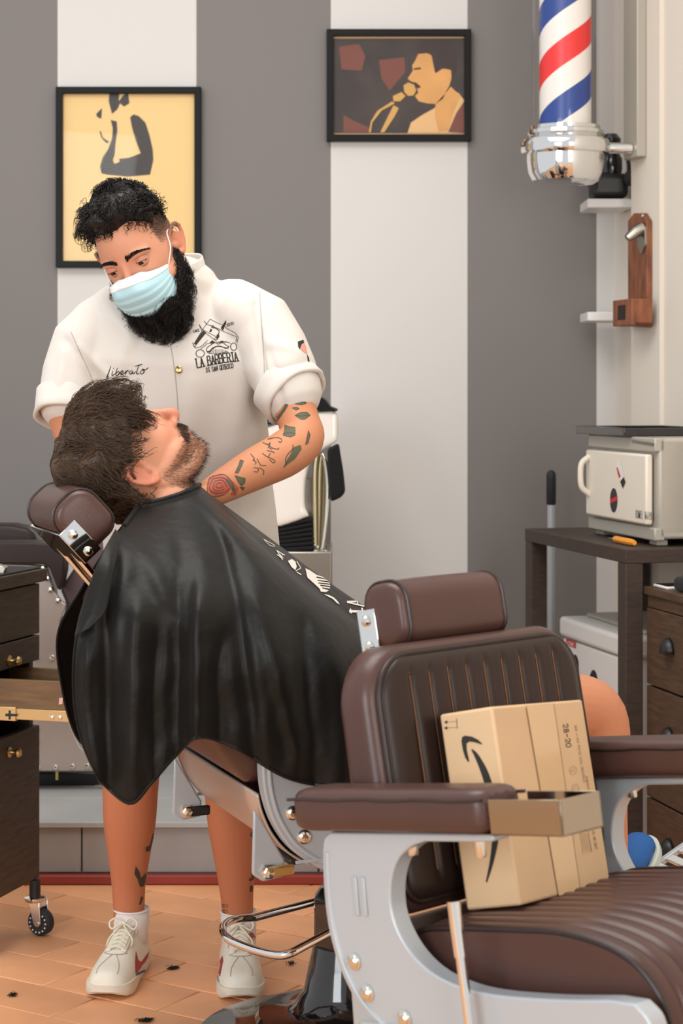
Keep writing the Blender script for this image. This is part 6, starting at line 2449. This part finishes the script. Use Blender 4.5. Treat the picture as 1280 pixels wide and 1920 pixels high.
colsP = []
for c in CP:
    q = cr(c, 10)
    colsP.append(np.array(q))
rows = []
nj = len(CP)
for i in range(len(colsP[0])):
    rows.append(np.array(cr([tuple(c[i]) for c in colsP], 12)))
Pn = np.array(rows)                      # rows x cols x (px, py, d)
R_, C_n = Pn.shape[:2]
vv = (np.arange(R_) / (R_ - 1))[:, None] * np.ones((1, C_n))
jj = (np.arange(C_n) / (C_n - 1) * (nj - 1))[None, :] * np.ones((R_, 1))
X, Y = Pn[..., 0], Pn[..., 1]
near = 1 - sst(8.2, 9.6, jj)
far = sst(12.5, 13.5, jj)


def line_fold(pts, wl_, wr_, amp):
    """a fold along a pixel polyline with its own left and right widths; positive comes to the viewer"""
    ys, xs = [p[1] for p in pts], [p[0] for p in pts]
    xc = np.interp(Y, ys, xs)
    en = sst(ys[0] - 10, ys[0] + 70, Y) * (1 - sst(ys[-1] - 30, ys[-1] + 60, Y))
    dx = X - xc
    g = np.where(dx < 0, np.exp(-(dx / wl_) ** 2), np.exp(-(dx / wr_) ** 2))
    return amp * en * g


off = np.zeros_like(X)
off += line_fold([(372, 1080), (366, 1200), (368, 1420)], 9, 24, .020)
off += line_fold([(330, 1060), (335, 1250), (330, 1450)], 22, 12, -.012)
off += line_fold([(262, 1100), (250, 1250), (248, 1520)], 18, 26, .015)
off += line_fold([(222, 1000), (198, 1150), (205, 1480)], 12, 16, -.010)
off += line_fold([(400, 960), (440, 1120), (470, 1320), (480, 1460)], 26, 14, -.014)
off += line_fold([(300, 1160), (285, 1300), (290, 1480)], 10, 14, -.008)
off += line_fold([(470, 1080), (510, 1220), (560, 1420)], 14, 40, .010)
off += line_fold([(560, 1120), (570, 1280), (590, 1480)], 22, 18, -.011)
off += line_fold([(620, 1180), (640, 1300), (650, 1480)], 26, 26, .010)
off += line_fold([(420, 1150), (405, 1260), (415, 1420)], 12, 18, -.008)
off += line_fold([(165, 1180), (160, 1320), (180, 1470)], 10, 14, .008)
off += line_fold([(330, 980), (345, 1060), (352, 1120)], 18, 26, -.008)
off += line_fold([(250, 1000), (300, 1100), (340, 1180)], 16, 20, .006)
# diagonal pulls
ph = np.array([[noise.noise(Vector((x * .012 + y * .004, y * .006 - x * .003, 1.5))) for x, y in zip(xr, yr)] for xr, yr in zip(X, Y)])
p2 = np.array([[noise.noise(Vector((x * .03 + y * .012, y * .012, 7.5))) for x, y in zip(xr, yr)] for xr, yr in zip(X, Y)])
off = off * 1.25
off += (.010 * ph + .0035 * p2) * sst(.05, .3, vv)
wave = .012 * np.sin(jj * 4.1 + 1.0) * sst(.3, 1, vv)
d = Pn[..., 2] - off * near + wave * far + .006 * ph * (1 - near)
grid = [[W(X[i, j], Y[i, j], d[i, j]) for j in range(C_n)] for i in range(R_)]
cape = MB().grid(grid).build('barber_cape', 'cape', None, ang=None, fix=False)
tag(cape, 'shiny black cape with white print draped over the reclined customer', 'cape')
md = cape.modifiers.new('s', 'SOLIDIFY')
md.thickness = .0014
md.offset = 0
ct2 = bvh(cape)
MB().tube([grid[-1][j] for j in range(0, C_n, 2)], .0034, 6).build('hem', 'cape', cape)
MB().tube([grid[i][0] for i in range(R_)], .0022, 6).build('hem', 'cape', cape)
MB().tube([grid[i][-1] for i in range(R_)], .0022, 6).build('hem', 'cape', cape)
MB().tube([grid[0][j] + Vector((0, 0, .002)) for j in range(0, C_n)], .0045, 8).build('neck_band', 'cape', cape)
# loose collar end folded over the back
fl_ = [[(216, 992, 3.445), (222, 1000, 3.44), (226, 1010, 3.43)], [(190, 1040, 3.375), (205, 1050, 3.365), (215, 1060, 3.365)], [(168, 1095, 3.345), (188, 1100, 3.335), (207, 1105, 3.335)], [(150, 1150, 3.33), (170, 1150, 3.318), (196, 1150, 3.318)], [(140, 1195, 3.32), (148, 1190, 3.312), (165, 1180, 3.312)]]
g2 = cr([tuple(np.array(r_).ravel()) for r_ in fl_], 6)
g3 = [[W(*q) for q in cr([tuple(r_[0:3]), tuple(r_[3:6]), tuple(r_[6:9])], 5)] for r_ in [np.array(x) for x in g2]]
MB().grid(g3).build('collar_flap', 'cape', cape, ang=None, solid=.0015)

# white print on the lap (photograph zoom of 480,1000 at 5.333)
zp = lambda pts: [(480 + x / 5.333, 1000 + y / 5.333) for x, y in pts]
wp = [fill_fine(zp(q), 2.5) for q in (
    [(310, 285), (350, 265), (385, 290), (398, 340), (385, 375), (350, 350)],
    [(485, 358), (530, 378), (600, 425), (720, 462), (718, 470), (600, 440), (590, 452), (722, 478), (722, 488), (610, 474), (605, 484), (728, 502), (730, 512), (615, 500), (612, 510), (732, 524), (733, 535), (632, 522), (635, 535), (732, 550), (728, 562), (650, 548), (655, 560), (720, 578), (690, 596), (640, 592), (625, 560), (560, 500), (505, 450)],
    [(672, 618), (720, 625), (770, 650), (810, 690), (828, 720), (800, 705), (760, 665), (715, 642)])]
wp += [stroke(zp(q), w_, 2, False) for q, w_ in (([(908, 692), (1095, 688)], 3.2), ([(908, 698), (1095, 742)], 2.6), ([(1005, 690), (1010, 722)], 2.2), ([(1100, 680), (1108, 757)], 3.4), ([(932, 788), (1115, 792)], 4.2), ([(936, 768), (944, 804)], 2.6), ([(1052, 760), (1060, 790)], 3.0), ([(1118, 770), (1124, 814)], 3.6), ([(68, 68), (130, 130), (180, 140), (175, 125), (68, 68)], .8), ([(400, 290), (440, 355), (390, 385)], 1.3), ([(405, 400), (440, 420)], 1.8), ([(200, 180), (255, 270)], 1.6), ([(215, 190), (270, 225)], 1.4), ([(225, 215), (262, 255)], 1.2), ([(200, 220), (240, 250)], 1.2), ([(255, 225), (278, 222)], 1.2))]
decal('white_print', wp, ct2, 'white_print', cape, .0022)
# ================================================================ wash basin unit behind the barber, on the step
DW = 5.55
zw = lambda x, y: (480 + x / 4.8, 700 + y / 4.8)


def wpoly(pts, d0, d1, mb=None):
    mb = mb or MB()
    return mb.prism([((x - 640) * d0 / F, CZ - (y - H) * d0 / F) for x, y in (zw(*p) for p in pts)], lambda a, b, t: (a, t, b), d0, d1)


root = thing('wash_basin', 'white ceramic shampoo basin with hanging hoses behind the barber', 'basin', tuple(W(560, 1060, DW).xy) + (.155,))
mb = MB()
wpoly([(-60, 520), (100, 478), (535, 342), (690, 336), (728, 350), (738, 380), (738, 590), (720, 622), (640, 668), (520, 735), (300, 800), (-60, 800)], DW, DW + .40, mb)
wpoly([(-40, 700), (540, 690), (490, 790), (455, 900), (438, 1060), (440, 1200), (476, 1285), (400, 1320), (205, 1385), (60, 1330), (-40, 1100)], DW + .012, DW + .38, mb)
bo_ = fuse(mb, 'bowl', .007, 10, .5, root, 'ceramic')
mb = wpoly([(480, 322), (505, 225), (560, 205), (620, 240), (668, 305), (735, 332), (730, 340), (540, 335)], DW - .01, DW + .38)
mb.build('neck_rest', 'black_cloth', root, bevel=.012, seg=3)
mb = wpoly([(70, 425), (190, 405), (185, 440), (140, 462), (75, 470)], DW - .01, DW + .3)
mb.build('neck_pad', 'black', root, bevel=.01, seg=3)
for k, (xs_, mt_, r_) in enumerate((((545, 530, 530, 535), 'hose', .0075), ((590, 572, 565, 560), 'hose', .0075), ((600, 606, 598, 582), 'hose', .006))):
    pts = [W(*zw(x_, y_), DW + .03 + .012 * k) for x_, y_ in zip(xs_, (740, 900, 1250, 1580))]
    MB().tube(cr([tuple(p) for p in pts], 8), r_, 10).build('hose', mt_, root)
pts = [W(*zw(x_, y_), DW + .005) for x_, y_ in ((595, 720), (625, 800), (648, 1000), (640, 1250), (620, 1450), (600, 1585))]
pp_ = cr([tuple(p) for p in pts], 16)
MB().tube(pp_, [.0082 if i % 2 else .0066 for i in range(len(pp_))], 10).build('spiral_hose', 'bolt', root, ang=None)
for x_ in (545, 610):
    c_ = W(*zw(x_, 1600), DW + .02)
    MB().lathe([(.011, -.02), (.012, .0), (.009, .004), (.009, .016)], 8, Matrix.Translation(c_)).build('hose_nut', 'bolt', root, ang=20)
c0_, c1_ = W(530, 1034, DW), W(622, 1034, DW)
MB().box((c0_.x - .05, DW - .005, .1555), (c1_.x, DW + .34, c1_.z)).build('base', 'steel', root, bevel=.004)
MB().box((c0_.x + .03, DW + .1, c1_.z - .002), (c0_.x + .11, DW + .3, c1_.z + .2)).build('column', 'steel', root, bevel=.004)
for k in range(7):
    y0 = 1375 + k * 33
    mb = wpoly([(120, y0 + 8), (500 + k * 4, y0 - 70 + k * 9), (505 + k * 4, y0 - 46 + k * 10), (120, y0 + 36)], DW + .02, DW + .30)
    mb.build('ribbed_pad', 'black_cloth', root, bevel=.004)

tw = wpoly([(640, 672), (690, 655), (745, 622), (760, 730), (785, 880), (805, 1075), (760, 1120), (668, 1165), (655, 1000), (640, 800)], DW - .045, DW - .006)
o = tw.build('towel', 'black_cloth', None, bevel=.012, seg=3)
tag(o, 'black towel hanging over the right edge of the wash basin', 'towel')

# ================================================================ cut hair on the floor tiles
for k, (px, py, n_, s_, lab) in enumerate(((325, 1815, 90, .012, 'tuft of cut black hair on the tiles between the white shoes'), (274, 1913, 130, .014, 'tuft of cut black hair on the tiles in front of the shoes'),
                                           (26, 1865, 60, .009, 'tuft of cut black hair on the tiles below the trolley'), (545, 1806, 40, .009, 'small tuft of cut hair on the tiles left of the black pedestal'))):
    d_ = (CZ - .003) * F / (py - H)
    c_ = W(px, py, d_)
    hs = []
    for i in range(n_):
        a = rnd.gauss(.15 + .5 * k, .35)
        b = rnd.gauss(0, .4)
        p = Vector((c_.x + rnd.gauss(0, s_ * .45), c_.y + rnd.gauss(0, s_ * .3), .0012 + abs(rnd.gauss(0, .0016))))
        L = rnd.uniform(.006, .015)
        q = [p + Vector((math.cos(a + b * t) * L * (t - .5), math.sin(a + b * t) * L * (t - .5), .003 * math.sin(PI * t))) for t in (0, .33, .66, 1)]
        hs.append(([tuple(v) for v in q], .0006))
    o = strands('hair_tuft', hs, 'hair_black', None, 3, None)
    tag(o, lab, 'hair')
